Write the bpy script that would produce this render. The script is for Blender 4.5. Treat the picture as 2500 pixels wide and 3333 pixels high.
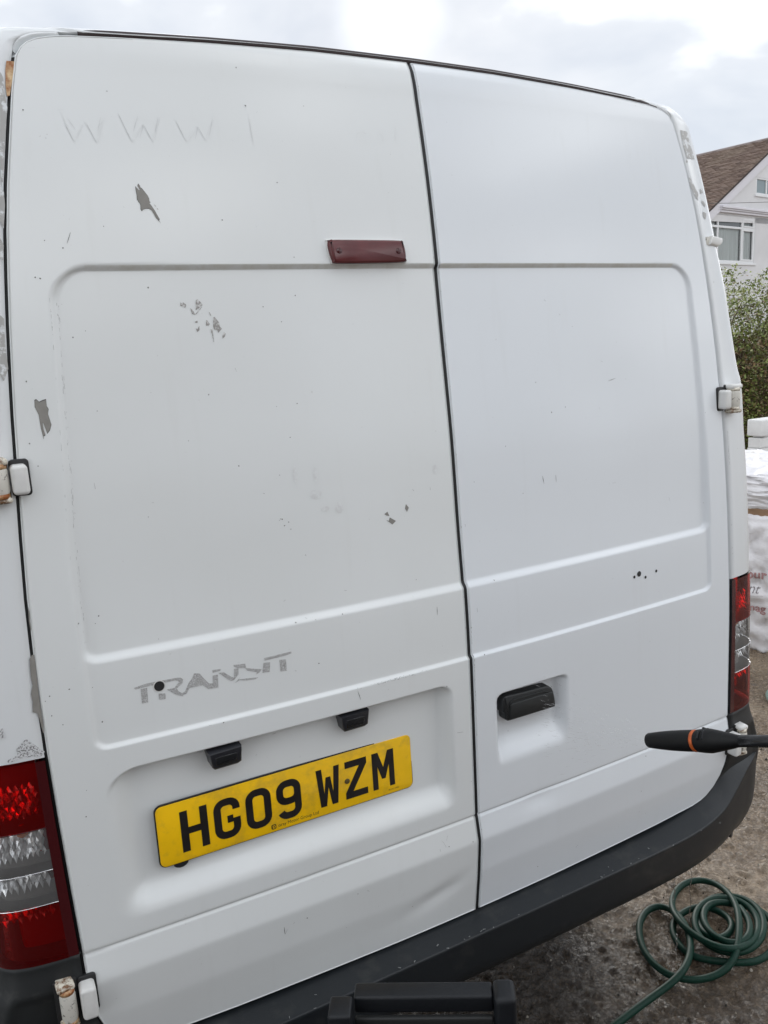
import bpy, bmesh, math, random
import numpy as np
from mathutils import Vector, Matrix, Euler
for o in list(bpy.data.objects): bpy.data.objects.remove(o)
SC=bpy.context.scene; COL=SC.collection
random.seed(7); rng=np.random.default_rng(7)
# ------------------------------------------------------------------ camera
cd=bpy.data.cameras.new('camera'); cam=bpy.data.objects.new('camera',cd); COL.objects.link(cam)
cam.location=(-.87396844,-1.32349465,1.84970293)
cam.rotation_euler=Euler((math.radians(78.50374692),math.radians(3.11604937),math.radians(-28.12730673)),'XYZ')
cd.sensor_fit='HORIZONTAL'; cd.sensor_width=24; cd.lens=25.26651; cd.clip_start=.02; cd.clip_end=600
SC.camera=cam
# ------------------------------------------------------------------ sky, sun, exposure
SUN_EL=math.radians(19.97); SUN_AZ=math.radians(29.72)   # azimuth from +Y towards +X
sdir=Vector((math.sin(SUN_AZ)*math.cos(SUN_EL),math.cos(SUN_AZ)*math.cos(SUN_EL),math.sin(SUN_EL)))
W=bpy.data.worlds.new('World'); SC.world=W; W.use_nodes=True
nt=W.node_tree; nt.nodes.clear(); N=nt.nodes.new; L=nt.links.new
out=N('ShaderNodeOutputWorld'); mixs=N('ShaderNodeMixShader')
sky=N('ShaderNodeTexSky'); sky.sky_type='NISHITA'; sky.sun_disc=False; sky.sun_elevation=SUN_EL; sky.sun_rotation=SUN_AZ; sky.air_density=1.3; sky.dust_density=.4
b1=N('ShaderNodeBackground'); b1.inputs['Strength'].default_value=.06; L(sky.outputs[0],b1.inputs['Color'])
tc=N('ShaderNodeTexCoord')
mp=N('ShaderNodeMapping'); mp.inputs['Scale'].default_value=(1,1,2.1); mp.inputs['Location'].default_value=(2.4,8.8,.6); L(tc.outputs['Generated'],mp.inputs['Vector'])
n1=N('ShaderNodeTexNoise'); n1.inputs['Scale'].default_value=3.1; n1.inputs['Detail'].default_value=5; n1.inputs['Roughness'].default_value=.5; n1.inputs['Distortion'].default_value=.25; L(mp.outputs[0],n1.inputs['Vector'])
r1=N('ShaderNodeValToRGB'); e=r1.color_ramp.elements
e[0].position=.36; e[0].color=(.335,.36,.405,1); e[1].position=.70; e[1].color=(1.97,2.0,2.02,1)
m=r1.color_ramp.elements.new(.47); m.color=(.40,.418,.45,1)
m=r1.color_ramp.elements.new(.555); m.color=(.60,.613,.64,1)
L(n1.outputs['Fac'],r1.inputs['Fac'])
# pale sun disc showing through the cloud
dp=N('ShaderNodeVectorMath'); dp.operation='DOT_PRODUCT'; L(tc.outputs['Generated'],dp.inputs[0]); dp.inputs[1].default_value=sdir
s2=N('ShaderNodeMapRange'); s2.inputs['From Min'].default_value=math.cos(math.radians(.50)); s2.inputs['From Max'].default_value=math.cos(math.radians(.30)); s2.inputs['To Max'].default_value=1.2; L(dp.outputs['Value'],s2.inputs['Value'])
s3=N('ShaderNodeMapRange'); s3.interpolation_type='SMOOTHSTEP'; s3.inputs['From Min'].default_value=math.cos(math.radians(4)); s3.inputs['From Max'].default_value=1; s3.inputs['To Max'].default_value=.12; L(dp.outputs['Value'],s3.inputs['Value'])
ad=N('ShaderNodeMath'); ad.operation='ADD'; L(s2.outputs[0],ad.inputs[0]); L(s3.outputs[0],ad.inputs[1])
mx=N('ShaderNodeMix'); mx.data_type='RGBA'; mx.blend_type='ADD'; mx.inputs['Factor'].default_value=1; L(r1.outputs['Color'],mx.inputs['A']); L(ad.outputs[0],mx.inputs['B'])
b2=N('ShaderNodeBackground'); b2.inputs['Strength'].default_value=1.0; L(mx.outputs['Result'],b2.inputs['Color'])
mixs.inputs[0].default_value=.93; L(b1.outputs[0],mixs.inputs[1]); L(b2.outputs[0],mixs.inputs[2]); L(mixs.outputs[0],out.inputs['Surface'])
sl=bpy.data.lights.new('sun','SUN'); sl.energy=.8; sl.angle=math.radians(25); sl.color=(1,.97,.92)
so=bpy.data.objects.new('sun',sl); COL.objects.link(so); so.rotation_euler=(-sdir).to_track_quat('-Z','Y').to_euler(); so.location=(20,35,15)
vs=SC.view_settings; vs.view_transform='Standard'; vs.look='None'; vs.exposure=1.10; vs.gamma=1; vs.use_curve_mapping=False
SC.render.engine='CYCLES'; SC.cycles.max_bounces=8; SC.cycles.transparent_max_bounces=16
# ------------------------------------------------------------------ helpers
def empty(name,loc,label,cat,group=None,rz=0):
    o=bpy.data.objects.new(name,None); COL.objects.link(o); o.location=loc; o.rotation_euler=(0,0,rz); o.empty_display_size=.1
    o['label']=label; o['category']=cat
    if group:o['group']=group
    return o
def obj(name,vf,mat,parent=None,smooth=True,label=None,kind=None,sharp=None,org=None):
    """vf=(verts,faces) in world coordinates"""
    v,f=vf; me=bpy.data.meshes.new(name)
    v=np.asarray(v,float)
    O=Vector((0,0,0))
    if parent:
        p=parent
        while p: O=O+Vector(p.location); p=p.parent
    if org is not None: O2=Vector(org)
    else: O2=O
    vv=v-np.array(O2)
    me.from_pydata(vv.tolist(),[],[tuple(int(i) for i in q) for q in f]); me.validate()
    if smooth: me.polygons.foreach_set('use_smooth',[True]*len(me.polygons))
    if sharp is not None: me.set_sharp_from_angle(angle=math.radians(sharp))
    if mat: me.materials.append(mat)
    o=bpy.data.objects.new(name,me); COL.objects.link(o)
    if parent: o.parent=parent
    o.location=O2-O
    if label:o['label']=label
    if kind:o['kind']=kind
    return o
def tag(o,label,cat,group=None):
    o['label']=label;o['category']=cat
    if group:o['group']=group
    return o
class MB:
    def __init__(s): s.v=[];s.f=[]
    def add(s,v,f):
        n=len(s.v); s.v+= [tuple(map(float,p)) for p in v]; s.f+=[tuple(i+n for i in q) for q in f]; return s
    def vf(s): return (np.array(s.v),s.f)
def grid(P,closeu=False,closev=False,flip=False):
    P=np.asarray(P,float); a,b=P.shape[:2]; v=P.reshape(-1,3); f=[]
    for i in range(a if closeu else a-1):
        i2=(i+1)%a
        for j in range(b if closev else b-1):
            j2=(j+1)%b
            q=(i*b+j,i*b+j2,i2*b+j2,i2*b+j)
            f.append(q[::-1] if flip else q)
    return v,f
def boxvf(c,s,bev=0,R=None,seg=1):
    """box centre c, size s, bevelled, rotated by matrix R about the centre"""
    bm=bmesh.new(); bmesh.ops.create_cube(bm,size=1)
    for p in bm.verts: p.co=Vector((p.co.x*s[0],p.co.y*s[1],p.co.z*s[2]))
    if bev: bmesh.ops.bevel(bm,geom=bm.edges[:],offset=bev,segments=seg,affect='EDGES',profile=.5)
    if R is not None: bmesh.ops.transform(bm,matrix=R.to_4x4(),verts=bm.verts)
    v=[tuple(p.co+Vector(c)) for p in bm.verts]; bm.verts.index_update(); f=[tuple(q.index for q in x.verts) for x in bm.faces]; bm.free()
    return np.array(v),f
def tube(path,r,n=10,caps=True,up=(0,0,1)):
    P=[Vector(p) for p in path]; rs=r if hasattr(r,'__len__') else [r]*len(P)
    t0=(P[1]-P[0]).normalized(); a=t0.cross(Vector(up)); 
    if a.length<1e-3:a=t0.cross(Vector((1,0,0)))
    a.normalize(); rows=[]
    for i,p in enumerate(P):
        t=(P[min(i+1,len(P)-1)]-P[max(i-1,0)]).normalized()
        a=(a-t*a.dot(t)).normalized(); b=t.cross(a)
        rows.append([tuple(p+(a*math.cos(2*math.pi*k/n)+b*math.sin(2*math.pi*k/n))*rs[i]) for k in range(n)])
    v,f=grid(np.array(rows),closev=True); f=list(f)
    if caps: f.append(tuple(range(n))[::-1]); f.append(tuple(range((len(P)-1)*n,len(P)*n)))
    return v,f
def catmull(P,n=6,closed=False):
    P=np.asarray(P,float); Q=[]
    m=len(P)
    for i in range(m-1):
        p0,p1,p2,p3=P[max(i-1,0)],P[i],P[i+1],P[min(i+2,m-1)]
        for k in range(n):
            t=k/n; Q.append(.5*((2*p1)+(-p0+p2)*t+(2*p0-5*p1+4*p2-p3)*t*t+(-p0+3*p1-3*p2+p3)*t**3))
    Q.append(P[-1]); return np.array(Q)
def polyprism(pts,y0,y1,bev=0,fn=None,seg=2):
    """polygon in (x,z); front face at y0 (towards the viewer), back at y1"""
    bm=bmesh.new(); vs_=[bm.verts.new((x,y0,z)) for x,z in pts]; f=bm.faces.new(vs_)
    r=bmesh.ops.extrude_face_region(bm,geom=[f]); nv=[g for g in r['geom'] if isinstance(g,bmesh.types.BMVert)]
    for q in nv: q.co.y=y1
    bmesh.ops.recalc_face_normals(bm,faces=bm.faces)
    if bev:
        ed=[x for x in bm.edges if all(abs(q.co.y-y0)<1e-6 for q in x.verts)]
        bmesh.ops.bevel(bm,geom=ed,offset=bev,segments=seg,affect='EDGES',profile=.5)
    if fn:
        for q in bm.verts: q.co=Vector(fn(q.co))
    bm.verts.index_update(); v=[tuple(q.co) for q in bm.verts]; ff=[tuple(q.index for q in x.verts) for x in bm.faces]; bm.free()
    return np.array(v),ff
def rrect(x0,x1,z0,z1,r,n=6):
    P=[]
    for cx,cz,a0 in((x1-r,z1-r,0),(x0+r,z1-r,90),(x0+r,z0+r,180),(x1-r,z0+r,270)):
        for k in range(n+1):
            a=math.radians(a0+90*k/n);P.append((cx+r*math.cos(a),cz+r*math.sin(a)))
    return P
# ------------------------------------------------------------------ materials
def mat(name,col,rough=.5,metal=0,spec=.5,bump=None,noise=None,coat=0,rmap=None,dirt=None):
    """noise=(scale,amount) colour variation; bump=(scale,strength,dist); dirt=(scale,lo,hi,colour)"""
    m=bpy.data.materials.new(name); m.use_nodes=True; t=m.node_tree; p=t.nodes['Principled BSDF']; N=t.nodes.new; L=t.links.new
    p.inputs['Base Color'].default_value=(*col,1); p.inputs['Roughness'].default_value=rough; p.inputs['Metallic'].default_value=metal; p.inputs['Specular IOR Level'].default_value=spec
    p.inputs['Coat Weight'].default_value=coat; p.inputs['Coat Roughness'].default_value=.08
    tc=N('ShaderNodeTexCoord'); src=None
    if noise:
        n=N('ShaderNodeTexNoise'); n.inputs['Scale'].default_value=noise[0]; n.inputs['Detail'].default_value=6; L(tc.outputs['Object'],n.inputs['Vector'])
        mr=N('ShaderNodeMapRange'); mr.inputs['From Min'].default_value=.3; mr.inputs['From Max'].default_value=.7; mr.inputs['To Min'].default_value=1-noise[1]; mr.inputs['To Max'].default_value=1+noise[1]; L(n.outputs['Fac'],mr.inputs['Value'])
        x=N('ShaderNodeMix'); x.data_type='RGBA'; x.blend_type='MULTIPLY'; x.inputs['Factor'].default_value=1; x.inputs['A'].default_value=(*col,1); L(mr.outputs[0],x.inputs['B']); src=x.outputs['Result']
    if dirt:
        n=N('ShaderNodeTexNoise'); n.inputs['Scale'].default_value=dirt[0]; n.inputs['Detail'].default_value=8; n.inputs['Roughness'].default_value=.65; L(tc.outputs['Object'],n.inputs['Vector'])
        mr=N('ShaderNodeMapRange'); mr.inputs['From Min'].default_value=dirt[1]; mr.inputs['From Max'].default_value=dirt[2]; L(n.outputs['Fac'],mr.inputs['Value'])
        x=N('ShaderNodeMix'); x.data_type='RGBA'; L(mr.outputs[0],x.inputs['Factor']); 
        if src: L(src,x.inputs['A'])
        else: x.inputs['A'].default_value=(*col,1)
        x.inputs['B'].default_value=(*dirt[3],1); src=x.outputs['Result']
    if src: L(src,p.inputs['Base Color'])
    if bump:
        n=N('ShaderNodeTexNoise'); n.inputs['Scale'].default_value=bump[0]; n.inputs['Detail'].default_value=5; L(tc.outputs['Object'],n.inputs['Vector'])
        b=N('ShaderNodeBump'); b.inputs['Strength'].default_value=bump[1]; b.inputs['Distance'].default_value=bump[2]; L(n.outputs['Fac'],b.inputs['Height']); L(b.outputs[0],p.inputs['Normal'])
    if rmap:
        n=N('ShaderNodeTexNoise'); n.inputs['Scale'].default_value=rmap[0]; L(tc.outputs['Object'],n.inputs['Vector'])
        mr=N('ShaderNodeMapRange'); mr.inputs['To Min'].default_value=rmap[1]; mr.inputs['To Max'].default_value=rmap[2]; L(n.outputs['Fac'],mr.inputs['Value']); L(mr.outputs[0],p.inputs['Roughness'])
    return m
def paint(name,col,grime):
    m=mat(name,col,.28,0,.5,coat=.0); t=m.node_tree; p=t.nodes['Principled BSDF']; N=t.nodes.new; L=t.links.new
    tc=N('ShaderNodeTexCoord')
    # broad unevenness of washed, weathered paint
    n=N('ShaderNodeTexNoise'); n.inputs['Scale'].default_value=2.2; n.inputs['Detail'].default_value=4; L(tc.outputs['Object'],n.inputs['Vector'])
    a=N('ShaderNodeMix'); a.data_type='RGBA'; a.inputs['A'].default_value=(*col,1); a.inputs['B'].default_value=(*grime,1)
    mr=N('ShaderNodeMapRange'); mr.inputs['From Min'].default_value=.1; mr.inputs['From Max'].default_value=.9; mr.inputs['To Max'].default_value=.7; mr.interpolation_type='SMOOTHSTEP'; L(n.outputs['Fac'],mr.inputs['Value']); L(mr.outputs[0],a.inputs['Factor'])
    # vertical run marks
    mp=N('ShaderNodeMapping'); mp.inputs['Scale'].default_value=(38,38,1.3); L(tc.outputs['Object'],mp.inputs['Vector'])
    n2=N('ShaderNodeTexNoise'); n2.inputs['Scale'].default_value=1; n2.inputs['Detail'].default_value=5; L(mp.outputs[0],n2.inputs['Vector'])
    m2=N('ShaderNodeMapRange'); m2.inputs['From Min'].default_value=.60; m2.inputs['From Max'].default_value=.85; m2.inputs['To Max'].default_value=.09; L(n2.outputs['Fac'],m2.inputs['Value'])
    b=N('ShaderNodeMix'); b.data_type='RGBA'; L(m2.outputs[0],b.inputs['Factor']); L(a.outputs['Result'],b.inputs['A']); b.inputs['B'].default_value=(grime[0]*.72,grime[1]*.70,grime[2]*.64,1)
    # tiny specks
    n3=N('ShaderNodeTexNoise'); n3.inputs['Scale'].default_value=150; n3.inputs['Detail'].default_value=2; L(tc.outputs['Object'],n3.inputs['Vector'])
    m3=N('ShaderNodeMapRange'); m3.inputs['From Min'].default_value=.755; m3.inputs['From Max'].default_value=.80; m3.inputs['To Max'].default_value=.25; L(n3.outputs['Fac'],m3.inputs['Value'])
    c=N('ShaderNodeMix'); c.data_type='RGBA'; L(m3.outputs[0],c.inputs['Factor']); L(b.outputs['Result'],c.inputs['A']); c.inputs['B'].default_value=(.25,.23,.21,1)
    L(c.outputs['Result'],p.inputs['Base Color'])
    m4=N('ShaderNodeMapRange'); m4.inputs['To Min'].default_value=.14; m4.inputs['To Max'].default_value=.24; L(n.outputs['Fac'],m4.inputs['Value']); L(m4.outputs[0],p.inputs['Roughness'])
    n5=N('ShaderNodeTexNoise'); n5.inputs['Scale'].default_value=7; n5.inputs['Detail'].default_value=1; L(tc.outputs['Object'],n5.inputs['Vector'])
    bp=N('ShaderNodeBump'); bp.inputs['Strength'].default_value=.25; bp.inputs['Distance'].default_value=.0022; L(n5.outputs['Fac'],bp.inputs['Height'])
    n6=N('ShaderNodeTexNoise'); n6.inputs['Scale'].default_value=420; L(tc.outputs['Object'],n6.inputs['Vector'])
    b6=N('ShaderNodeBump'); b6.inputs['Strength'].default_value=.05; b6.inputs['Distance'].default_value=.0005; L(n6.outputs['Fac'],b6.inputs['Height']); L(bp.outputs[0],b6.inputs['Normal']); L(b6.outputs[0],p.inputs['Normal'])
    return m
def speckle(name,ca,cb,scale,lo,hi):
    m=mat(name,ca,.45); t=m.node_tree; p=t.nodes['Principled BSDF']; N=t.nodes.new; L=t.links.new
    tc=N('ShaderNodeTexCoord'); n=N('ShaderNodeTexNoise'); n.inputs['Scale'].default_value=scale; n.inputs['Detail'].default_value=4; n.inputs['Roughness'].default_value=.7; L(tc.outputs['Object'],n.inputs['Vector'])
    mr=N('ShaderNodeMapRange'); mr.inputs['From Min'].default_value=lo; mr.inputs['From Max'].default_value=hi; L(n.outputs['Fac'],mr.inputs['Value'])
    x=N('ShaderNodeMix'); x.data_type='RGBA'; x.inputs['A'].default_value=(*ca,1); x.inputs['B'].default_value=(*cb,1); L(mr.outputs[0],x.inputs['Factor']); L(x.outputs['Result'],p.inputs['Base Color'])
    return m
def lens(name,col,rough=.04,body=None):
    m=bpy.data.materials.new(name); m.use_nodes=True; t=m.node_tree; t.nodes.clear(); N=t.nodes.new; L=t.links.new
    o=N('ShaderNodeOutputMaterial'); tr=N('ShaderNodeBsdfTransparent'); tr.inputs[0].default_value=(*col,1)
    g=N('ShaderNodeBsdfGlossy'); g.inputs['Roughness'].default_value=rough; g.inputs['Color'].default_value=(.8,.8,.8,1)
    fr=N('ShaderNodeFresnel'); fr.inputs['IOR'].default_value=1.42
    base=tr.outputs[0]
    if body:
        d=N('ShaderNodeBsdfDiffuse'); d.inputs[0].default_value=(*body[0],1); mm=N('ShaderNodeMixShader'); mm.inputs[0].default_value=body[1]; L(tr.outputs[0],mm.inputs[1]); L(d.outputs[0],mm.inputs[2]); base=mm.outputs[0]
    ms=N('ShaderNodeMixShader'); L(fr.outputs[0],ms.inputs[0]); L(base,ms.inputs[1]); L(g.outputs[0],ms.inputs[2]); L(ms.outputs[0],o.inputs['Surface'])
    return m
M=dict(
 paintL=paint('door_paint_warm',(.785,.81,.812),(.725,.745,.735)),
 paintR=paint('door_paint_cool',(.77,.805,.835),(.735,.765,.79)),
 paintB=paint('body_paint',(.775,.80,.815),(.71,.73,.73)),
 primer=mat('grey_primer',(.25,.24,.22),.6,noise=(60,.10)),
 primeredge=mat('chip_edge',(.06,.06,.06),.6),
 scuff=speckle('scuffed_primer',(.30,.29,.275),(.66,.66,.65),230,.48,.60),
 ghostw=mat('vinyl_ghost',(.735,.755,.755),.35), grime=speckle('groove_grime',(.63,.625,.575),(.74,.755,.75),26,.34,.66), smudge=speckle('finger_smudge',(.67,.68,.68),(.775,.80,.80),75,.40,.66),
 ghost=speckle('badge_glue',(.31,.305,.30),(.70,.715,.72),700,.44,.64),
 flake=speckle('flaking_lacquer',(.40,.395,.38),(.70,.72,.73),60,.50,.60),
 speck=speckle('pitted_paint',(.18,.18,.18),(.68,.69,.70),330,.43,.50),
 rust=speckle('rust',(.30,.095,.02),(.70,.52,.30),38,.42,.64),
 scratch=mat('scratch',(.17,.17,.17),.7),
 faint=mat('faint_scratch',(.60,.61,.615),.7),
 rubber=mat('black_rubber',(.018,.018,.019),.55,bump=(300,.2,.001)),
 rubber2=mat('brown_roof_rubber',(.030,.018,.018),.5),
 plastic=mat('black_textured_plastic',(.018,.020,.021),.45,spec=.4,bump=(700,.25,.0006),dirt=(9,.55,.8,(.075,.075,.07))),
 bump_=mat('bumper_plastic',(.014,.017,.020),.42,spec=.42,bump=(500,.3,.0008),dirt=(14,.55,.9,(.05,.05,.047))),
 gloss=mat('smooth_black_plastic',(.018,.019,.021),.25),
 lampk=mat('lamp_black',(.022,.023,.028),.35),
 yellow=mat('plate_yellow',(.93,.55,.006),.28,noise=(18,.07),dirt=(16,.52,.80,(.50,.30,.04))),
 ink=mat('plate_black',(.016,.014,.014),.3,noise=(30,.3)),
 ink2=mat('plate_small_print',(.10,.07,.02),.5),
 white=mat('hinge_white',(.71,.71,.69),.3,noise=(40,.05)),
 hrust=speckle('rusty_white',(.16,.075,.03),(.70,.66,.56),90,.38,.55),
 hworn=speckle('worn_white',(.13,.12,.10),(.64,.62,.56),95,.36,.42),
 chrome=mat('chrome',(.90,.91,.92),.10,1),
 facet=mat('lamp_facet',(.97,.97,.97),.22,.55),
 redrefl=mat('red_reflector',(.95,.9,.9),.22,.9),
 redcase=mat('lamp_case_red',(.17,.008,.007),.4),
 case=mat('lamp_case_grey',(.17,.16,.15),.3),
 amber=mat('amber_bulb',(.55,.14,.02),.2),
 red=lens('red_lens',(.95,.07,.06),body=((.30,.006,.008),.16)),
 maroon=mat('maroon_lens_rim',(.055,.006,.008),.08),
 clear=lens('clear_lens',(.96,.97,.97),body=((.7,.7,.7),.10)),
 brake=mat('faded_red_lens',(.095,.016,.018),.22,noise=(16,.25)),
 tyre=mat('tyre',(.02,.02,.02),.8), dark=mat('underbody',(.015,.015,.015),.8),
)
# ---------------------------------------------------------------- shape of the van's rear (metres)
EZ=[.3,.615,.672,.717,.745,.795,.845,.86,.9756,1.12,1.228,1.308,1.386,1.487,1.586,1.659,1.73,1.778,1.849,1.919,1.989,2.058,2.128,2.197,2.268,2.323,2.36,2.42]
EY=[.035,.030,.022,.015,.013,.009,.0185,.018,.0224,.027,.032,.036,.041,.047,.0525,.058,.0644,.0689,.0759,.0838,.0925,.1010,.1106,.121,.134,.146,.156,.175]
CZ=[.3,.615,.672,.717,.745,.795,.845,.86,1.20,1.25,1.36,1.53,1.68,1.92,1.99,2.023,2.11,2.2,2.3,2.345,2.37,2.386,2.42]
CY=[.018,.0118,.004,-.003,-.005,-.0093,0,0,0,.001,.0055,.0215,.035,.064,.0715,.0745,.0855,.0995,.119,.1285,.136,.146,.185]
WZ=[.3,.66,.70,.74,.78,.82,.86,.9,1.1,1.2,1.3,1.4,1.5,1.6,1.68,1.72,1.745,1.78,1.85,1.95,2.05,2.15,2.22,2.28,2.31]
WW=[1.0,1.005,1.0,.984,.964,.950,.9445,.947,.9465,.9457,.9458,.9453,.941,.934,.9335,.931,.920,.9124,.9019,.8877,.867,.8499,.8378,.8272,.8202]
DZ=[.3,.657,.663,.692,.727,.755,.80,.86,.9756,1.12,1.228,1.308,1.386,1.487,1.586,1.659,1.73,1.778,1.849,1.919,1.989,2.058,2.128,2.197,2.268,2.323,2.338]
DX=[.758,.758,.765,.785,.797,.803,.806,.8065,.8098,.8132,.8145,.8141,.8129,.8096,.8035,.7982,.7926,.7891,.7827,.7758,.768,.7595,.7488,.7361,.7227,.7095,.700]
_g=np.arange(.3,2.4201,.001)
def _sm(z,v,s):
    a=np.interp(_g,z,v);k=np.exp(-.5*(np.arange(-4*s,4*s+1)/s)**2);k/=k.sum();p=len(k)//2
    b=np.concatenate([2*a[0]-a[p:0:-1],a,2*a[-1]-a[-2:-p-2:-1]]);return np.convolve(b,k,'valid')
_w=np.clip((_g-.90)/.08,0,1)*(1-np.clip((_g-2.27)/.06,0,1))
_C=_sm(CZ,CY,4)*(1-_w)+_sm(CZ,CY,45)*_w
_E=_sm(EZ,EY,4)*(1-_w)+_sm(EZ,EY,45)*_w
_W=_sm(WZ,WW,8)
def ec(z): return np.interp(z,_g,_E)
def Wz(z): return np.interp(z,_g,_W)
def wz(z): return np.interp(z,DZ,DX)
def S(t):
    t=np.clip(t,0,1);return t*t*t*(t*(6*t-15)+10)
def rr(x,z,x0,x1,z0,z1,r):
    cx,cz=(x0+x1)/2,(z0+z1)/2
    qx=np.abs(x-cx)-(x1-x0)/2+r;qz=np.abs(z-cz)-(z1-z0)/2+r
    return -(np.hypot(np.maximum(qx,0),np.maximum(qz,0))+np.minimum(np.maximum(qx,qz),0)-r)
def door_y(x,z):
    x=np.asarray(x,float);z=np.asarray(z,float);a=np.abs(x)
    c=np.interp(z,_g,_C);e=np.interp(z,_g,_E)
    y=c+(e-c)*(a/.81)**2
    # big pressed panel across both doors
    xa=np.interp(z,[1.36,1.469,1.604,1.71,1.81,1.91,2.0],[.748,.744,.738,.731,.725,.718,.713])
    X=a-(xa-.73);r=np.where(z>1.6,.062,.032)
    d=rr(X,z,-.73,.73,1.355,2.006,r)
    wd=np.interp(z,[1.36,1.45,1.95,2.0],[.019,.016,.014,.011])
    y=y+np.interp(z,[1.37,1.6,1.92,2.0],[.0085,.0100,.0074,.0068])*S(d/wd)
    d=rr(a,z,-.744,.744,1.208,1.75,.024)
    y=y+.0065*(1-S((z-1.39)/.30))*S(d/.009)
    # number plate recess, left door
    d=rr(x,z,-.745,-.045,.884,1.168,np.where((z>1.03)&(x<-.4),.068,.038))
    v=S(d/.011)*S((x+.745)/.07)*S((-.045-x)/.034)*S((z-.884)/.062)
    y=y+.030*v*np.interp(z,[.88,1.16],[.9,1.04])
    # handle recess, right door
    d=rr(x,z,.056,.263,.941,1.115,.024)
    v=S(d/.010)*S((x-.056)/.017)*S((.263-x)/.034)*S((z-.941)/.075)
    y=y+.027*v
    y=y+.0034*np.exp(-((z-.8505)/.0034)**2)*S((.806-a)/.004+1)
    # dents
    y=y+.0045*np.exp(-((x+.10)/.07)**2-((z-.70-.25*(x+.1))/.020)**2)
    y=y+.003*np.exp(-((x-.17)/.05)**2-((z-.835)/.018)**2)+.0022*np.exp(-((x-.42)/.11)**2-((z-1.72)/.10)**2)-.0015*np.exp(-((x+.3)/.16)**2-((z-2.2)/.07)**2)
    return y
def sec(z,t,off=0.0):
    w=wz(z)+.0065;e=ec(z);W=Wz(z)
    P=[(w,e+.0005),(W-.03,e+.012),(W,e+.02),(W,e+.10)]
    b=[(1-t)**3*P[0][i]+3*(1-t)**2*t*P[1][i]+3*(1-t)*t*t*P[2][i]+t**3*P[3][i] for i in(0,1)]
    d=[3*(1-t)**2*(P[1][i]-P[0][i])+6*(1-t)*t*(P[2][i]-P[1][i])+3*t*t*(P[3][i]-P[2][i]) for i in(0,1)]
    n=np.hypot(*d);return b[0]+off*d[1]/n,b[1]-off*d[0]/n
def pillar_y(x,z,off=0.0):
    t=np.linspace(0,1,200);s=sec(float(z),t,off);return float(np.interp(abs(x),s[0],s[1]))
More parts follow.
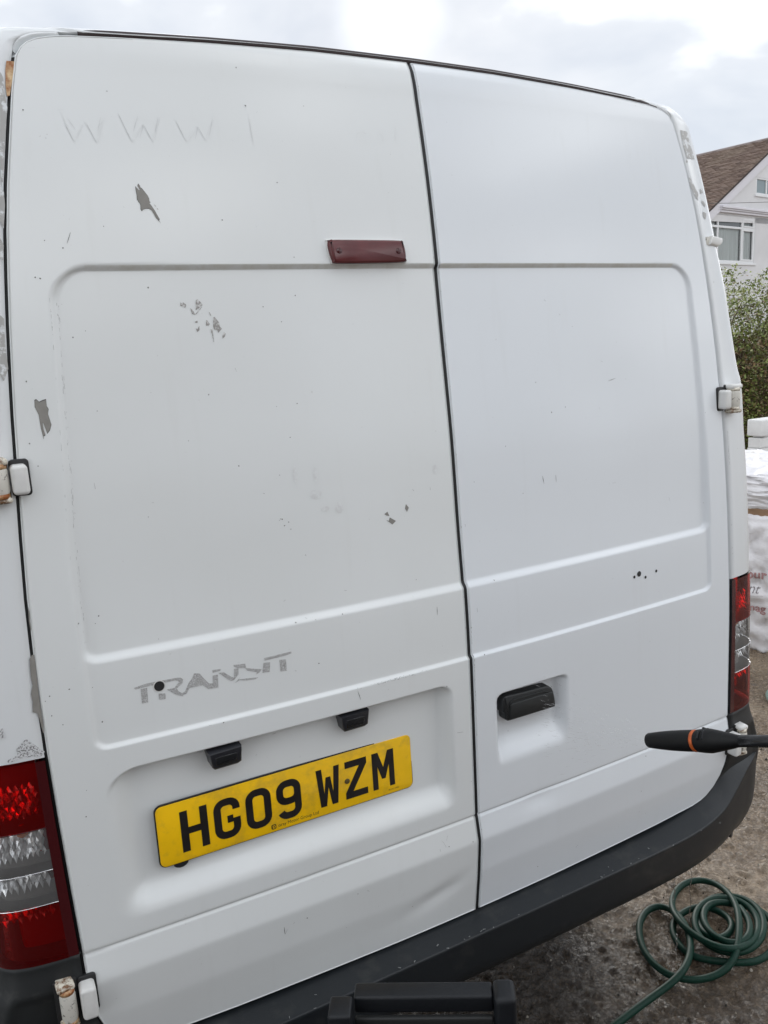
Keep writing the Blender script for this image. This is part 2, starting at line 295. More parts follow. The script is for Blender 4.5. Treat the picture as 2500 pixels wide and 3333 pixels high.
FEAT={"chip":[[[-.5582,2.1293],[-.5545,2.1252],[-.5527,2.1227],[-.5521,2.1236],[-.5546,2.1294],[-.5541,2.1313],[-.5529,2.1335],[-.5505,2.13],[-.5515,2.1284],[-.5482,2.1263],[-.5446,2.1212],[-.5409,2.1154],[-.5393,2.1114],[-.5394,2.1072],[-.5378,2.1048],[-.5401,2.1043],[-.5371,2.1001],[-.5332,2.0931],[-.5299,2.0855],[-.5273,2.0798],[-.5284,2.0774],[-.5263,2.0732],[-.5292,2.0769],[-.5325,2.0807],[-.5347,2.0859],[-.5381,2.093],[-.5416,2.0953],[-.5464,2.0952],[-.5503,2.0941],[-.5533,2.0912],[-.5549,2.094],[-.5542,2.1002],[-.5548,2.103],[-.557,2.1058],[-.557,2.1077],[-.5584,2.1076],[-.5578,2.1152],[-.5582,2.1227]],[[-.5322,2.1021],[-.5294,2.0984],[-.5312,2.0993]],[[-.5286,2.0967],[-.5262,2.0934],[-.528,2.0944]],[[-.7576,1.7976],[-.755,1.7988],[-.7515,1.7945],[-.7463,1.7967],[-.7413,1.7978],[-.7417,1.787],[-.7396,1.7825],[-.7416,1.7754],[-.739,1.7591],[-.7423,1.7506],[-.7465,1.746],[-.7477,1.7511],[-.7496,1.7615],[-.751,1.7631],[-.751,1.7529],[-.7495,1.744],[-.7521,1.7428],[-.7528,1.7379],[-.7543,1.7546],[-.7547,1.775],[-.7585,1.7869]],[[-.1592,1.5379],[-.1557,1.5292],[-.1617,1.5311],[-.1658,1.534]],[[-.1549,1.5258],[-.1427,1.5175],[-.1506,1.5121],[-.1625,1.522],[-.1573,1.5196]],[[-.1171,1.5469],[-.1117,1.5395],[-.1162,1.5319],[-.1196,1.539]]],"scuff":[[[-.4821,1.9456],[-.4786,1.948],[-.4747,1.9435],[-.471,1.9379],[-.4787,1.9325],[-.4842,1.9295]],[[-.5085,1.9438],[-.5066,1.9416],[-.5038,1.9436],[-.5022,1.9418],[-.4996,1.9398],[-.4997,1.9371],[-.5019,1.9341],[-.5048,1.9363],[-.5096,1.9377]],[[-.4932,1.9335],[-.4904,1.931],[-.4872,1.9259],[-.485,1.9237],[-.4733,1.9351],[-.4729,1.9344],[-.4845,1.9223],[-.4883,1.9222],[-.4913,1.9236]],[[-.4685,1.9123],[-.4666,1.9122],[-.4627,1.9052],[-.4652,1.9034],[-.4698,1.903]],[[-.4557,1.9168],[-.453,1.9174],[-.4492,1.9116],[-.4459,1.9071],[-.446,1.9008],[-.4426,1.8969],[-.45,1.8903],[-.4514,1.8947],[-.4564,1.8962],[-.4577,1.9013]],[[-.4401,1.8911],[-.4371,1.8885],[-.4391,1.8835],[-.4413,1.8817],[-.4441,1.88],[-.4434,1.8856]],[[-.4631,1.8971],[-.4596,1.8963],[-.4596,1.8869],[-.4595,1.88],[-.4617,1.8826],[-.4611,1.8876],[-.4629,1.8914]],[[-.4881,1.8993],[-.4851,1.8979],[-.4812,1.904],[-.4822,1.896],[-.4864,1.893]],[[-.4613,1.8782],[-.4588,1.8749],[-.4604,1.8753]],[[-.4879,1.9111],[-.4833,1.9122],[-.4838,1.9085],[-.4876,1.9086]],[[-.4623,1.9258],[-.4604,1.9251],[-.4586,1.9194],[-.4604,1.9201]]],"ghost":[[[-.6678,1.3046],[-.6462,1.3077],[-.5964,1.3066],[-.5889,1.3049],[-.5968,1.3026],[-.6459,1.3021],[-.6663,1.3013]],[[-.6573,1.3002],[-.6466,1.2998],[-.6478,1.2739],[-.6582,1.2744]],[[-.6295,1.2747],[-.6184,1.2731],[-.6176,1.283],[-.6292,1.2857]],[[-.6289,1.2988],[-.6183,1.2984],[-.6177,1.2952],[-.6288,1.2957]],[[-.5964,1.3066],[-.5889,1.3053],[-.5851,1.301],[-.5872,1.2943],[-.5966,1.2883],[-.6006,1.2901],[-.5925,1.2986],[-.5969,1.3022]],[[-.6146,1.2894],[-.5983,1.2897],[-.5954,1.2819],[-.5892,1.277],[-.5841,1.2793],[-.5769,1.292],[-.5691,1.3004],[-.5654,1.3078],[-.5558,1.3056],[-.5509,1.2973],[-.5415,1.2839],[-.5351,1.2824],[-.5336,1.2965],[-.5242,1.2965],[-.5258,1.2729],[-.5436,1.274],[-.5525,1.2833],[-.5759,1.2835],[-.5818,1.2746],[-.5908,1.272],[-.5998,1.2768]],[[-.533,1.3067],[-.5182,1.3055],[-.5185,1.3025],[-.533,1.3016]],[[-.5229,1.2993],[-.513,1.2981],[-.5011,1.2871],[-.4962,1.2849],[-.4946,1.3002],[-.4864,1.3001],[-.4877,1.2882],[-.4968,1.2798],[-.5029,1.2795],[-.512,1.2885]],[[-.4948,1.3076],[-.4735,1.3056],[-.4724,1.297],[-.4864,1.3001],[-.4941,1.3043]],[[-.4953,1.2742],[-.4852,1.2824],[-.4877,1.2788],[-.4744,1.2778],[-.4518,1.2748],[-.4583,1.2726],[-.4748,1.2741],[-.4868,1.2775]],[[-.4744,1.2974],[-.4441,1.2885],[-.4488,1.2836],[-.4554,1.2809],[-.4539,1.2852],[-.4709,1.2918]],[[-.4398,1.2996],[-.4273,1.2983],[-.4298,1.2804],[-.4438,1.2814]],[[-.4379,1.3083],[-.3855,1.3096],[-.3852,1.3062],[-.3979,1.3042],[-.4374,1.3033]],[[-.4096,1.2987],[-.3969,1.2969],[-.3975,1.2752],[-.4097,1.2764]]],"scratch":[[[-.6545,2.2256],[-.6438,2.1954]],[[-.6481,2.2317],[-.6387,2.2152]],[[-.6209,2.2278],[-.6096,2.1952]],[[-.605,2.2149],[-.5974,2.2374]],[[-.5694,2.2458],[-.554,2.2003]],[[-.5491,2.2177],[-.5376,2.245]],[[-.5402,2.2078],[-.531,2.23]],[[-.531,2.23],[-.5202,2.2021]],[[-.5139,2.2183],[-.506,2.2427]],[[-.4767,2.2387],[-.4646,2.2061]],[[-.4482,2.2116],[-.4409,2.2325]],[[-.4409,2.2325],[-.4315,2.211]],[[-.4235,2.2176],[-.4135,2.2476]],[[-.3485,2.2489],[-.3474,2.2095]],[[-.6614,2.2443],[-.6517,2.245]],[[-.3855,2.2136],[-.3817,2.2123]],[[-.6692,2.0555],[-.6766,2.0383]],[[-.6907,2.3372],[-.6803,2.3388]],[[-.3497,2.252],[-.3462,2.2491]],[[-.1447,2.2319],[-.1414,2.2405],[-.1313,2.2439],[-.1221,2.2412]],[[-.0944,2.2437],[-.0883,2.2373],[-.0888,2.2298]],[[-.0579,2.26],[-.0581,2.2514]],[[-.0381,2.1509],[-.0383,2.144]],[[-.1099,2.005],[-.1117,2.0031]],[[.2225,1.5619],[.2259,1.5441]],[[.2632,1.9308],[.2673,1.9269]],[[.3002,1.8997],[.3046,1.8974]],[[.335,1.8729],[.3371,1.871]],[[.4116,1.7949],[.4164,1.7921]],[[.4305,1.7497],[.4537,1.7537]],[[.4319,1.7485],[.4459,1.7512]],[[.3971,1.6931],[.3978,1.6894]],[[.2595,1.5591],[.2598,1.5427]],[[.6116,1.4607],[.6141,1.4523]],[[.4255,1.5194],[.436,1.5196]],[[-.3867,1.4021],[-.3831,1.4052]],[[-.265,1.4013],[-.2602,1.4005]],[[-.1004,1.5744],[-.0969,1.5706]],[[-.06,1.5742],[-.0598,1.5675]],[[.016,1.4873],[.0168,1.482]],[[.024,1.3119],[.0247,1.3032]],[[-.3505,1.3659],[-.347,1.364]],[[-.3819,1.2717],[-.3788,1.2701]],[[-.4039,1.6059],[-.4009,1.6046]],[[-.0713,1.3338],[-.0719,1.3166]],[[-.4279,1.8291],[-.4264,1.8226]],[[-.686,1.6587],[-.6854,1.648]],[[-.5986,1.6152],[-.5957,1.6135]],[[-.4596,1.8893],[-.4598,1.8752]],[[-.0431,1.0562],[-.028,1.0539]],[[-.0936,.8259],[-.0884,.8186],[-.0851,.8093]],[[-.0781,.8319],[-.082,.8221]],[[-.0999,.8108],[-.1002,.8054]],[[.2855,.6731],[.2793,.6674]],[[.4804,.7502],[.4847,.7516]],[[.0853,1.0688],[.0851,1.05]],[[.2429,1.0273],[.2452,1.0286]],[[-.5723,1.1523],[-.5627,1.1482]],[[-.4642,1.1132],[-.4624,1.1168]],[[-.2744,.8518],[-.2668,.8632]],[[-.5514,1.2096],[-.5465,1.2091]],[[-.2622,1.2054],[-.257,1.1851]],[[-.4282,1.1474],[-.4219,1.1483]],[[-.4521,.7696],[-.4514,.7529],[-.4457,.7612]],[[-.4332,.7688],[-.4307,.772]],[[-.2744,.7817],[-.2695,.7775]]],"www":[[[-.6575,2.2425],[-.6428,2.1963],[-.6235,2.229],[-.6084,2.1973],[-.5924,2.2384]],[[-.5688,2.2458],[-.5533,2.2012],[-.5325,2.2299],[-.5191,2.2031],[-.5022,2.2475]],[[-.4775,2.2432],[-.4637,2.2061],[-.4421,2.2327],[-.4306,2.2089],[-.4104,2.2509]],[[-.348,2.2521],[-.3471,2.2096]],[[-.3839,2.2131],[-.3816,2.2132]],[[-.1447,2.2319],[-.1414,2.2405],[-.1313,2.2439],[-.1213,2.2412],[-.1203,2.2335],[-.1254,2.2254],[-.1367,2.2224],[-.1445,2.2262]],[[-.0995,2.2247],[-.0953,2.243],[-.0885,2.2435],[-.0895,2.2253]],[[-.0579,2.26],[-.0612,2.2282]]],"dot":[[-.3573,2.3385],[-.3125,2.145],[-.6836,2.0318],[-.7092,2.043],[-.4206,2.0789],[-.2977,2.0166],[-.7306,1.9869],[-.7236,1.9848],[-.5584,1.9685],[-.7118,2.241],[-.5811,2.2796],[-.6172,2.0656],[-.2411,2.2822],[-.3511,2.2741],[-.687,1.8927],[-.6665,1.9023],[-.6658,1.7738],[-.4803,1.7865],[-.5248,1.7115],[-.3213,1.7588],[-.3328,1.9049],[-.7656,1.8283],[-.7742,1.7321],[-.7668,1.6957],[-.3606,1.7566],[-.4425,1.6591],[-.6073,1.5909],[-.3418,1.6998],[-.3011,1.9502],[-.3638,1.932],[-.3694,1.6343],[-.3585,1.5335],[-.3348,1.481],[-.3338,1.2749],[-.1088,1.3946],[.0724,1.3619],[.13,1.6351],[-.3705,1.3613],[-.3316,1.3593],[-.2772,1.3595],[.0073,1.2732],[.0332,1.2107],[.0453,1.5707],[-.3699,1.5417],[-.3613,1.547],[-.3759,1.5549],[-.3783,1.5528],[-.3731,1.5539],[-.7251,1.2574],[-.7136,1.4244],[-.7068,1.4365],[-.6157,1.3783],[-.801,1.2888],[-.7692,1.3274],[-.7864,1.2698],[-.7328,1.3202],[-.7407,1.433],[-.7653,1.1476],[-.7717,1.1015],[-.8073,1.3154],[-.7999,1.3223],[-.5251,1.2085],[.2983,1.7021],[.1297,1.6351],[.0725,1.3618],[.168,1.5309],[.7364,1.6524],[.2221,1.7605],[.2584,1.694],[.1067,1.0069],[.0333,1.2106],[.2214,1.0484],[.2313,1.0793],[-.0122,.9354],[-.0186,.7994],[-.0781,.8084],[-.0628,1.1647],[-.3224,.7121],[-.4047,.7704],[-.1686,.6962],[-.2951,.7818],[.1653,.661],[.5014,.8366],[.4823,.75]],"pchip":[[[-.8131,1.3954],[-.8166,1.3962],[-.8206,1.3906],[-.8217,1.3778],[-.8227,1.3606],[-.8222,1.346],[-.8266,1.3323],[-.8258,1.319],[-.8281,1.3019],[-.822,1.2991],[-.82,1.2897],[-.8188,1.2746],[-.8176,1.2638],[-.8162,1.2627],[-.8151,1.2825],[-.8159,1.3078],[-.8155,1.3327],[-.8142,1.3616],[-.8133,1.3846]],[[-.8111,1.4745],[-.8108,1.463],[-.8118,1.4504],[-.8118,1.439],[-.8131,1.4335],[-.8135,1.4522],[-.8125,1.4662]]],"pspk":[[[-.844,1.2596],[-.8329,1.2467],[-.8193,1.2314],[-.8254,1.2254],[-.838,1.2277],[-.8508,1.2284],[-.8742,1.2247],[-.8775,1.2284],[-.8601,1.235],[-.86,1.2454]],[[-.8788,1.2832],[-.8749,1.2839],[-.8728,1.2673],[-.8811,1.266]],[[-.7354,2.2992],[-.7324,2.2898],[-.7338,2.2629],[-.7331,2.2439],[-.7391,2.2171],[-.7463,2.1792],[-.7573,2.1226],[-.7578,2.1338],[-.753,2.179]],[[-.7611,2.1225],[-.7567,2.1169],[-.7579,2.0963],[-.7648,2.0606],[-.7681,2.0737]],[[-.7719,2.0474],[-.7683,2.0361],[-.7729,2.0098],[-.7759,2.0193]],[[-.7885,1.931],[-.7836,1.9252],[-.7876,1.8859],[-.7883,1.8492],[-.7976,1.8299],[-.8011,1.8414]],[[.748,2.3639],[.7642,2.3584],[.7661,2.3454],[.7689,2.3138],[.7804,2.2517],[.7451,2.2505],[.7395,2.2786],[.7386,2.3203]],[[.7426,2.2062],[.7507,2.2016],[.7611,2.1869],[.7738,2.1696],[.77,2.1537],[.7615,2.1583],[.7491,2.1756],[.7421,2.1932]],[[.7845,2.1809],[.7974,2.1848],[.8,2.1745],[.7842,2.1704]],[[.7887,2.1576],[.8024,2.1456],[.7975,2.1399],[.7838,2.1494]],[[.7838,2.1284],[.8017,2.1244],[.7925,2.1106],[.7834,2.1153]],[[.7443,2.2478],[.7496,2.2418],[.7398,2.2396]]],"rust":[[[-.7206,2.3261],[-.7149,2.3284],[-.7115,2.3277],[-.7112,2.322],[-.7197,2.2868],[-.7272,2.2624],[-.7314,2.2611],[-.7309,2.2764],[-.7277,2.3015],[-.724,2.3171]]],"hose":[[.388,.07,.01],[.435,.075,.01],[.492,.081,.01],[.549,.089,.01],[.614,.096,.01],[.681,.099,.012],[.72,.091,.03],[.767,.1,.035],[.821,.128,.035],[.866,.164,.035],[.912,.219,.03],[.934,.27,.03],[.944,.312,.02],[.943,.345,.012],[.925,.363,.01],[.892,.366,.01],[.854,.355,.01],[.814,.331,.01],[.774,.292,.01],[.739,.242,.01],[.726,.197,.01],[.724,.156,.01],[.731,.124,.01],[.753,.095,.01],[.782,.073,.01],[.822,.057,.012],[.865,.047,.02],[.901,.045,.035],[.941,.062,.05],[.99,.096,.06],[1.057,.148,.06],[1.109,.202,.05],[1.158,.273,.03],[1.175,.335,.015],[1.153,.379,.01],[1.111,.399,.01],[1.049,.392,.01],[.995,.365,.01],[.936,.313,.03],[.903,.267,.045],[.885,.214,.045],[.885,.168,.045],[.89,.123,.05],[.898,.086,.055],[.925,.062,.055],[.977,.061,.045],[1.041,.075,.035],[1.097,.103,.03],[1.135,.144,.03],[1.154,.188,.03],[1.148,.229,.03],[1.122,.26,.03],[1.081,.277,.03],[1.032,.276,.03],[.986,.259,.03],[.944,.231,.03],[.91,.189,.03],[.896,.147,.03],[.906,.106,.03],[.931,.076,.03],[.969,.057,.03],[1.024,.058,.03],[1.081,.077,.03],[1.133,.113,.03],[1.167,.157,.03],[1.187,.205,.02],[1.186,.251,.01],[1.153,.28,.01],[1.111,.298,.01],[1.06,.295,.01],[1.009,.275,.01],[.958,.226,.02],[.929,.182,.03],[.926,.146,.035],[.948,.127,.035],[.989,.127,.035],[1.037,.151,.03],[1.062,.183,.02],[1.064,.211,.02],[1.059,.246,.02],[1.042,.272,.02],[1.017,.291,.015],[.976,.296,.01],[.93,.291,.01],[.893,.271,.01],[.862,.237,.01],[.848,.2,.01],[.84,.165,.01],[.849,.135,.01],[.877,.104,.01],[.913,.079,.01],[.946,.052,.01],[.975,.033,.01],[1.022,.028,.01],[1.073,.035,.01],[1.125,.063,.01],[1.171,.108,.01],[1.195,.159,.01],[1.183,.194,.01],[1.15,.215,.01],[1.111,.226,.03],[1.087,.25,.035],[1.047,.264,.035],[.997,.245,.035],[.951,.201,.04],[.924,.148,.045],[.934,.097,.045],[.968,.064,.05],[1.023,.079,.05],[1.067,.114,.05],[1.095,.157,.045],[1.108,.19,.04]]}
# ------------------------------------------------------------------ ground (setting)
def ground_mat():
    m=mat('wet_concrete',(.13,.115,.095),.5); t=m.node_tree; p=t.nodes['Principled BSDF']; N=t.nodes.new; L=t.links.new
    tc=N('ShaderNodeTexCoord')
    def noise(s,d,r=.6,dist=0):
        n=N('ShaderNodeTexNoise'); n.inputs['Scale'].default_value=s; n.inputs['Detail'].default_value=d; n.inputs['Roughness'].default_value=r; n.inputs['Distortion'].default_value=dist; L(tc.outputs['Object'],n.inputs['Vector']); return n
    def mr(src,a,b,c,d):
        x=N('ShaderNodeMapRange'); x.inputs['From Min'].default_value=a; x.inputs['From Max'].default_value=b; x.inputs['To Min'].default_value=c; x.inputs['To Max'].default_value=d; L(src,x.inputs['Value']); return x.outputs[0]
    def mix(f,a,b,bt='MIX'):
        x=N('ShaderNodeMix'); x.data_type='RGBA'; x.blend_type=bt
        for s,v in(('Factor',f),('A',a),('B',b)):
            if isinstance(v,tuple): x.inputs[s].default_value=(*v,1)
            elif isinstance(v,(int,float)): x.inputs[s].default_value=v
            else: L(v,x.inputs[s])
        return x.outputs['Result']
    big=noise(1.1,5,.6,.4); mid=noise(9,8,.7); fine=noise(70,6,.7); grit=noise(180,3,.6)
    c=mix(mr(big.outputs['Fac'],.35,.65,0,1),(.225,.165,.108),(.385,.295,.205))
    c=mix(mr(mid.outputs['Fac'],.35,.7,0,.8),c,(.17,.13,.09))
    c=mix(mr(fine.outputs['Fac'],.50,.62,0,.9),c,(.52,.41,.30))
    c=mix(mr(grit.outputs['Fac'],.70,.76,0,.9),c,(.48,.44,.38))
    c=mix(mr(grit.outputs['Fac'],.36,.30,0,.8),c,(.04,.03,.022)); c=mix(mr(fine.outputs['Fac'],.44,.34,0,.6),c,(.09,.068,.045))
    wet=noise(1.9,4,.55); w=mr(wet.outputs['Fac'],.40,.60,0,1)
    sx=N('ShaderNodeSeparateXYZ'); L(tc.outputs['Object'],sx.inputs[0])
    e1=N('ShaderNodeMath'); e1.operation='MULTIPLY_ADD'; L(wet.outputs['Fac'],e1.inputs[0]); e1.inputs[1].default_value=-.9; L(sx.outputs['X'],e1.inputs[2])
    pool_reflection=mr(e1.outputs[0],.08,.62,1,0)
    c=mix(pool_reflection,mix(w,c,mix(1,c,(.56,.51,.45),'MULTIPLY')),mix(1,c,(.13,.105,.072),'MULTIPLY'))  # wet pool, with the van's dark reflection painted into the base colour
    L(c,p.inputs['Base Color'])
    L(mr(wet.outputs['Fac'],.40,.60,.33,.08),p.inputs['Roughness'])
    cw=N('ShaderNodeMath'); cw.operation='MAXIMUM'; L(pool_reflection,cw.inputs[0]); L(mr(wet.outputs['Fac'],.40,.60,0,1),cw.inputs[1]); cz=N('ShaderNodeMath'); cz.operation='MULTIPLY'; cz.inputs[1].default_value=.40; L(cw.outputs[0],cz.inputs[0]); L(cz.outputs[0],p.inputs['Coat Weight']); cw.use_clamp=True; p.inputs['Coat Roughness'].default_value=.05; p.inputs['Coat IOR'].default_value=1.45
    vo=N('ShaderNodeTexVoronoi'); vo.inputs['Scale'].default_value=62; L(tc.outputs['Object'],vo.inputs['Vector'])
    b1=N('ShaderNodeBump'); b1.inputs['Strength'].default_value=.9; b1.inputs['Distance'].default_value=.016; L(mid.outputs['Fac'],b1.inputs['Height'])
    b2=N('ShaderNodeBump'); b2.inputs['Strength'].default_value=.9; b2.inputs['Distance'].default_value=.020; L(fine.outputs['Fac'],b2.inputs['Height']); L(b1.outputs[0],b2.inputs['Normal'])
    b3=N('ShaderNodeBump'); b3.inputs['Strength'].default_value=.30; b3.inputs['Distance'].default_value=.003; L(vo.outputs['Distance'],b3.inputs['Height']); L(b2.outputs[0],b3.inputs['Normal'])
    L(b3.outputs[0],p.inputs['Normal']); L(b3.outputs[0],p.inputs['Coat Normal'])
    return m
def hash2(a,b): 
    return np.sin(a*12.9898+b*78.233)*43758.5453%1
def vnoise(x,y,s,seed=0):
    x=np.asarray(x)*s+seed*17.3;y=np.asarray(y)*s+seed*9.1
    xi=np.floor(x);yi=np.floor(y);fx=x-xi;fy=y-yi;fx=fx*fx*(3-2*fx);fy=fy*fy*(3-2*fy)
    h=lambda i,j:np.abs(np.sin((xi+i)*127.1+(yi+j)*311.7)*43758.5453)%1
    return (h(0,0)*(1-fx)+h(1,0)*fx)*(1-fy)+(h(0,1)*(1-fx)+h(1,1)*fx)*fy
# one sheet to the horizon, finely divided where the photograph looks at it
gx=np.concatenate([[-300,-80,-20,-6,-2.5],np.linspace(-1.6,-.35,60),np.linspace(-.34,3.2,500),np.linspace(3.22,4.6,60),[6,9,14,25,60,300]])
gy=np.concatenate([[-300,-80,-20,-7,-3],np.linspace(-2,-.65,60),np.linspace(-.64,2.3,420),np.linspace(2.32,4.2,60),[6,9,14,25,60,300]])
X,Y=np.meshgrid(gx,gy,indexing='ij')
near=((X>-1.7)&(X<4.7)&(Y>-2.1)&(Y<4.3))
Z=near*((vnoise(X,Y,95,5)-.5)*.005+(vnoise(X,Y,60)-.5)*.010+(vnoise(X+.3*Y,Y,33,2)-.5)*.009+(vnoise(X,Y,9,3)-.5)*.007)
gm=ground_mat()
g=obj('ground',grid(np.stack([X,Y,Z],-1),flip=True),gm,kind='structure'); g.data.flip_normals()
# ------------------------------------------------------------------ the van
van=empty('white_van',(0,0,0),'weathered high roof white van seen from behind, paint chipped, parked on wet concrete','van')
NV=560; NU=190
zk=np.linspace(0,1,4001); z_=.615+zk*(2.386-.615)
dens=1+3.5*(np.abs(z_-.85)<.015)+2.2*(np.abs(z_-1.212)<.014)+1.5*(np.abs(z_-1.365)<.018)+1.8*(np.abs(z_-2.0)<.014)+1.3*(np.abs(z_-1.11)<.06)+1.0*(np.abs(z_-.80)<.02)+1.5*(z_>2.36)
cu=np.concatenate([[0],np.cumsum((dens[1:]+dens[:-1])/2)]); cu/=cu[-1]
VK=np.interp(np.linspace(0,1,NV),cu,zk)
UK=np.linspace(0,1,NU); UK=UK+.35*(UK-UK**2)*0
X0=.0056
def door_xz():
    Bx=[X0,.2,.37,.55,.69,.72,.74,.758];Bz=[.6155,.6165,.620,.624,.630,.6355,.6435,.657]
    Tx=[X0,.2,.4,.55,.63,.655,.675,.690,.700];Tz=[2.386,2.384,2.376,2.368,2.3625,2.359,2.354,2.347,2.338]
    bx=X0+UK*(.758-X0); bz=np.interp(bx,Bx,Bz); tx=X0+UK*(.700-X0); tz=np.interp(tx,Tx,Tz)
    lz=.6155+VK*(2.386-.6155); lx=np.full(NV,X0)
    rz=.657+VK*(2.338-.657); rx=wz(rz); rx[-1]=.700; rx[0]=.758
    u=UK[:,None];v=VK[None,:]
    def coon(b,t,l,r): return (1-v)*b[:,None]+v*t[:,None]+(1-u)*l[None,:]+u*r[None,:]-((1-u)*(1-v)*b[0]+u*(1-v)*b[-1]+(1-u)*v*t[0]+u*v*t[-1])
    return coon(bx,tx,lx,rx),coon(bz,tz,lz,rz)
GX,GZ=door_xz()
def make_door(s,m,label):
    x=GX*s; y=door_y(x,GZ)
    P=np.stack([x,y,GZ],-1); v,f=grid(P,flip=(s<0)); v=v.tolist(); f=list(f)
    # folded edge all round
    idx=lambda i,j:i*NV+j
    loop=[idx(i,0) for i in range(NU)]+[idx(NU-1,j) for j in range(1,NV)]+[idx(i,NV-1) for i in range(NU-2,-1,-1)]+[idx(0,j) for j in range(NV-2,0,-1)]
    L0=np.array([v[k] for k in loop]); n=len(loop)
    d=np.roll(L0,-1,0)-np.roll(L0,1,0); nx=d[:,2]; nz=-d[:,0]; ln=np.hypot(nx,nz)+1e-9; nx/=ln; nz/=ln; nx*=s; nz*=s
    prev=loop
    for off,dy in((.0008,.0003),(.0014,.0010),(.0016,.0022),(.0016,.022)):
        base=len(v)
        for k in range(n): v.append([L0[k,0]+nx[k]*off,L0[k,1]+dy,L0[k,2]+nz[k]*off])
        cur=list(range(base,base+n))
        for k in range(n):
            a=(prev[k],prev[(k+1)%n],cur[(k+1)%n],cur[k]); f.append(a if s<0 else a[::-1])
        prev=cur
    o=obj('rear_door',(v,f),m,van,label=label); return o
doorL=make_door(-1,M['paintL'],'left rear door with number plate recess and ghost lettering')
doorR=make_door(1,M['paintR'],'right rear door with black handle')
# body shell
def side_rows():
    rows=[]
    for z in np.concatenate([np.linspace(1.2215,2.31,120)]):
        r=[sec(z,t) for t in np.concatenate([np.linspace(0,.3,5),np.linspace(.36,1,14)])]
        r=[(r[0][0]+.0005,r[0][1]+.022)]+r
        rows.append([(x,y,z) for x,y in r])
    return rows
rows=side_rows(); nsec=len(rows[0])
tops=[]
Q=[(.7135,2.332),(.709,2.346),(.698,2.3545),(.680,2.362),(.656,2.367),(.60,2.3715),(.5,2.377),(.4,2.383),(.2,2.391),(0,2.393)]
O_=[(.814,2.329),(.803,2.344),(.788,2.357),(.768,2.369),(.735,2.378),(.67,2.384),(.55,2.391),(.42,2.397),(.2,2.403),(0,2.405)]
Qd=catmull(Q,6);Od=catmull(O_,6)
for q,o in zip(Qd,Od):
    yq=float(ec(min(q[1],2.36)))-.002 if q[0]>.6 else float(door_y(q[0],min(q[1]-.007,2.386)))+.002
    k=min(1,max(.0,(q[0]-.3)/.4)); d2=.03+.07*k
    P=[np.array([q[0],yq,q[1]]),np.array([q[0]+(o[0]-q[0])*.75,yq+.012,q[1]+(o[1]-q[1])*.75]),np.array([o[0],yq+.02,o[1]]),np.array([o[0],yq+.10,o[1]])]
    ts=np.concatenate([np.linspace(0,.3,5),np.linspace(.36,1,14)])
    r=[(1-t)**3*P[0]+3*(1-t)**2*t*P[1]+3*(1-t)*t*t*P[2]+t**3*P[3] for t in ts]
    tops.append([tuple(r[0]+np.array([.0005,.022,0]))]+[tuple(a) for a in r])
half=rows+tops
ext=[]
for r in half:
    x,y,z=r[-1]; 
    ext.append(list(r)+[(x,y+.3,z+(0.004 if z>2.3 else 0)),(x*1.0,2.5,z+(.01 if z>2.36 else 0)),(x,4.6,z+(.01 if z>2.36 else 0))])
A=np.array(ext); full=np.concatenate([A,(A[::-1]*np.array([-1,1,1]))[1:]])
mb=MB(); mb.add(*grid(full))
# lower sides, forward of the lamps, and a plain nose
zs=np.linspace(.46,1.2215,24)
for s in(-1,1):
    P=[[(s*(Wz(z) if z>.86 else .9445),y,z) for y in(ec(z)+.10,.5,2.5,4.6)] for z in zs]
    mb.add(*grid(P,flip=(s<0)))
nose=[[(s*.945*(1-.12*(k/6)),4.6+.9*math.sin(k/6*1.4),z) for k in range(7)] for s in(1,) for z in(.46,1.2,1.5)]
mb.add(*grid(nose)); mb.add(*grid(np.array(nose)*np.array([-1,1,1])))
mb.add([(-.83,5.49,.46),(.83,5.49,.46),(.83,5.49,1.2),(-.83,5.49,1.2),(-.80,5.3,1.3),(.80,5.3,1.3),(-.7,4.4,2.3),(.7,4.4,2.3),(-.945,4.6,1.5),(.945,4.6,1.5),(.83,4.6,2.31),(-.83,4.6,2.31),(0,4.6,2.41)],[(0,1,2,3),(3,2,5,4),(4,5,7,6),(8,4,6,11),(9,5,7,10),(6,7,10,12,11)])
body=obj('body_shell',mb.vf(),M['paintB'],van)
# flange below pillar, closing the shell above each lamp
for s in(-1,1):
    P=[[(s*sec(1.2215,t)[0],sec(1.2215,t)[1]+d,1.2215-(.0012 if d==0 else 0)) for t in np.linspace(0,1,16)] for d in(0,.0)]
    P=[[(s*(sec(1.2215,t)[0]-.0),sec(1.2215,t)[1],1.2215) for t in np.linspace(0,1,16)],[(s*(sec(1.2215,t,-.012)[0]),sec(1.2215,t,-.012)[1]+.004,1.2205) for t in np.linspace(0,1,16)]]
    obj('lamp_flange',grid(P),M['paintB'],body)
obj('underbody',boxvf((0,2.75,.52),(1.55,4.6,.16),.02),M['dark'],van)
obj('load_bay',boxvf((0,2.38,1.45),(1.50,4.4,1.68),.02),M['dark'],van)
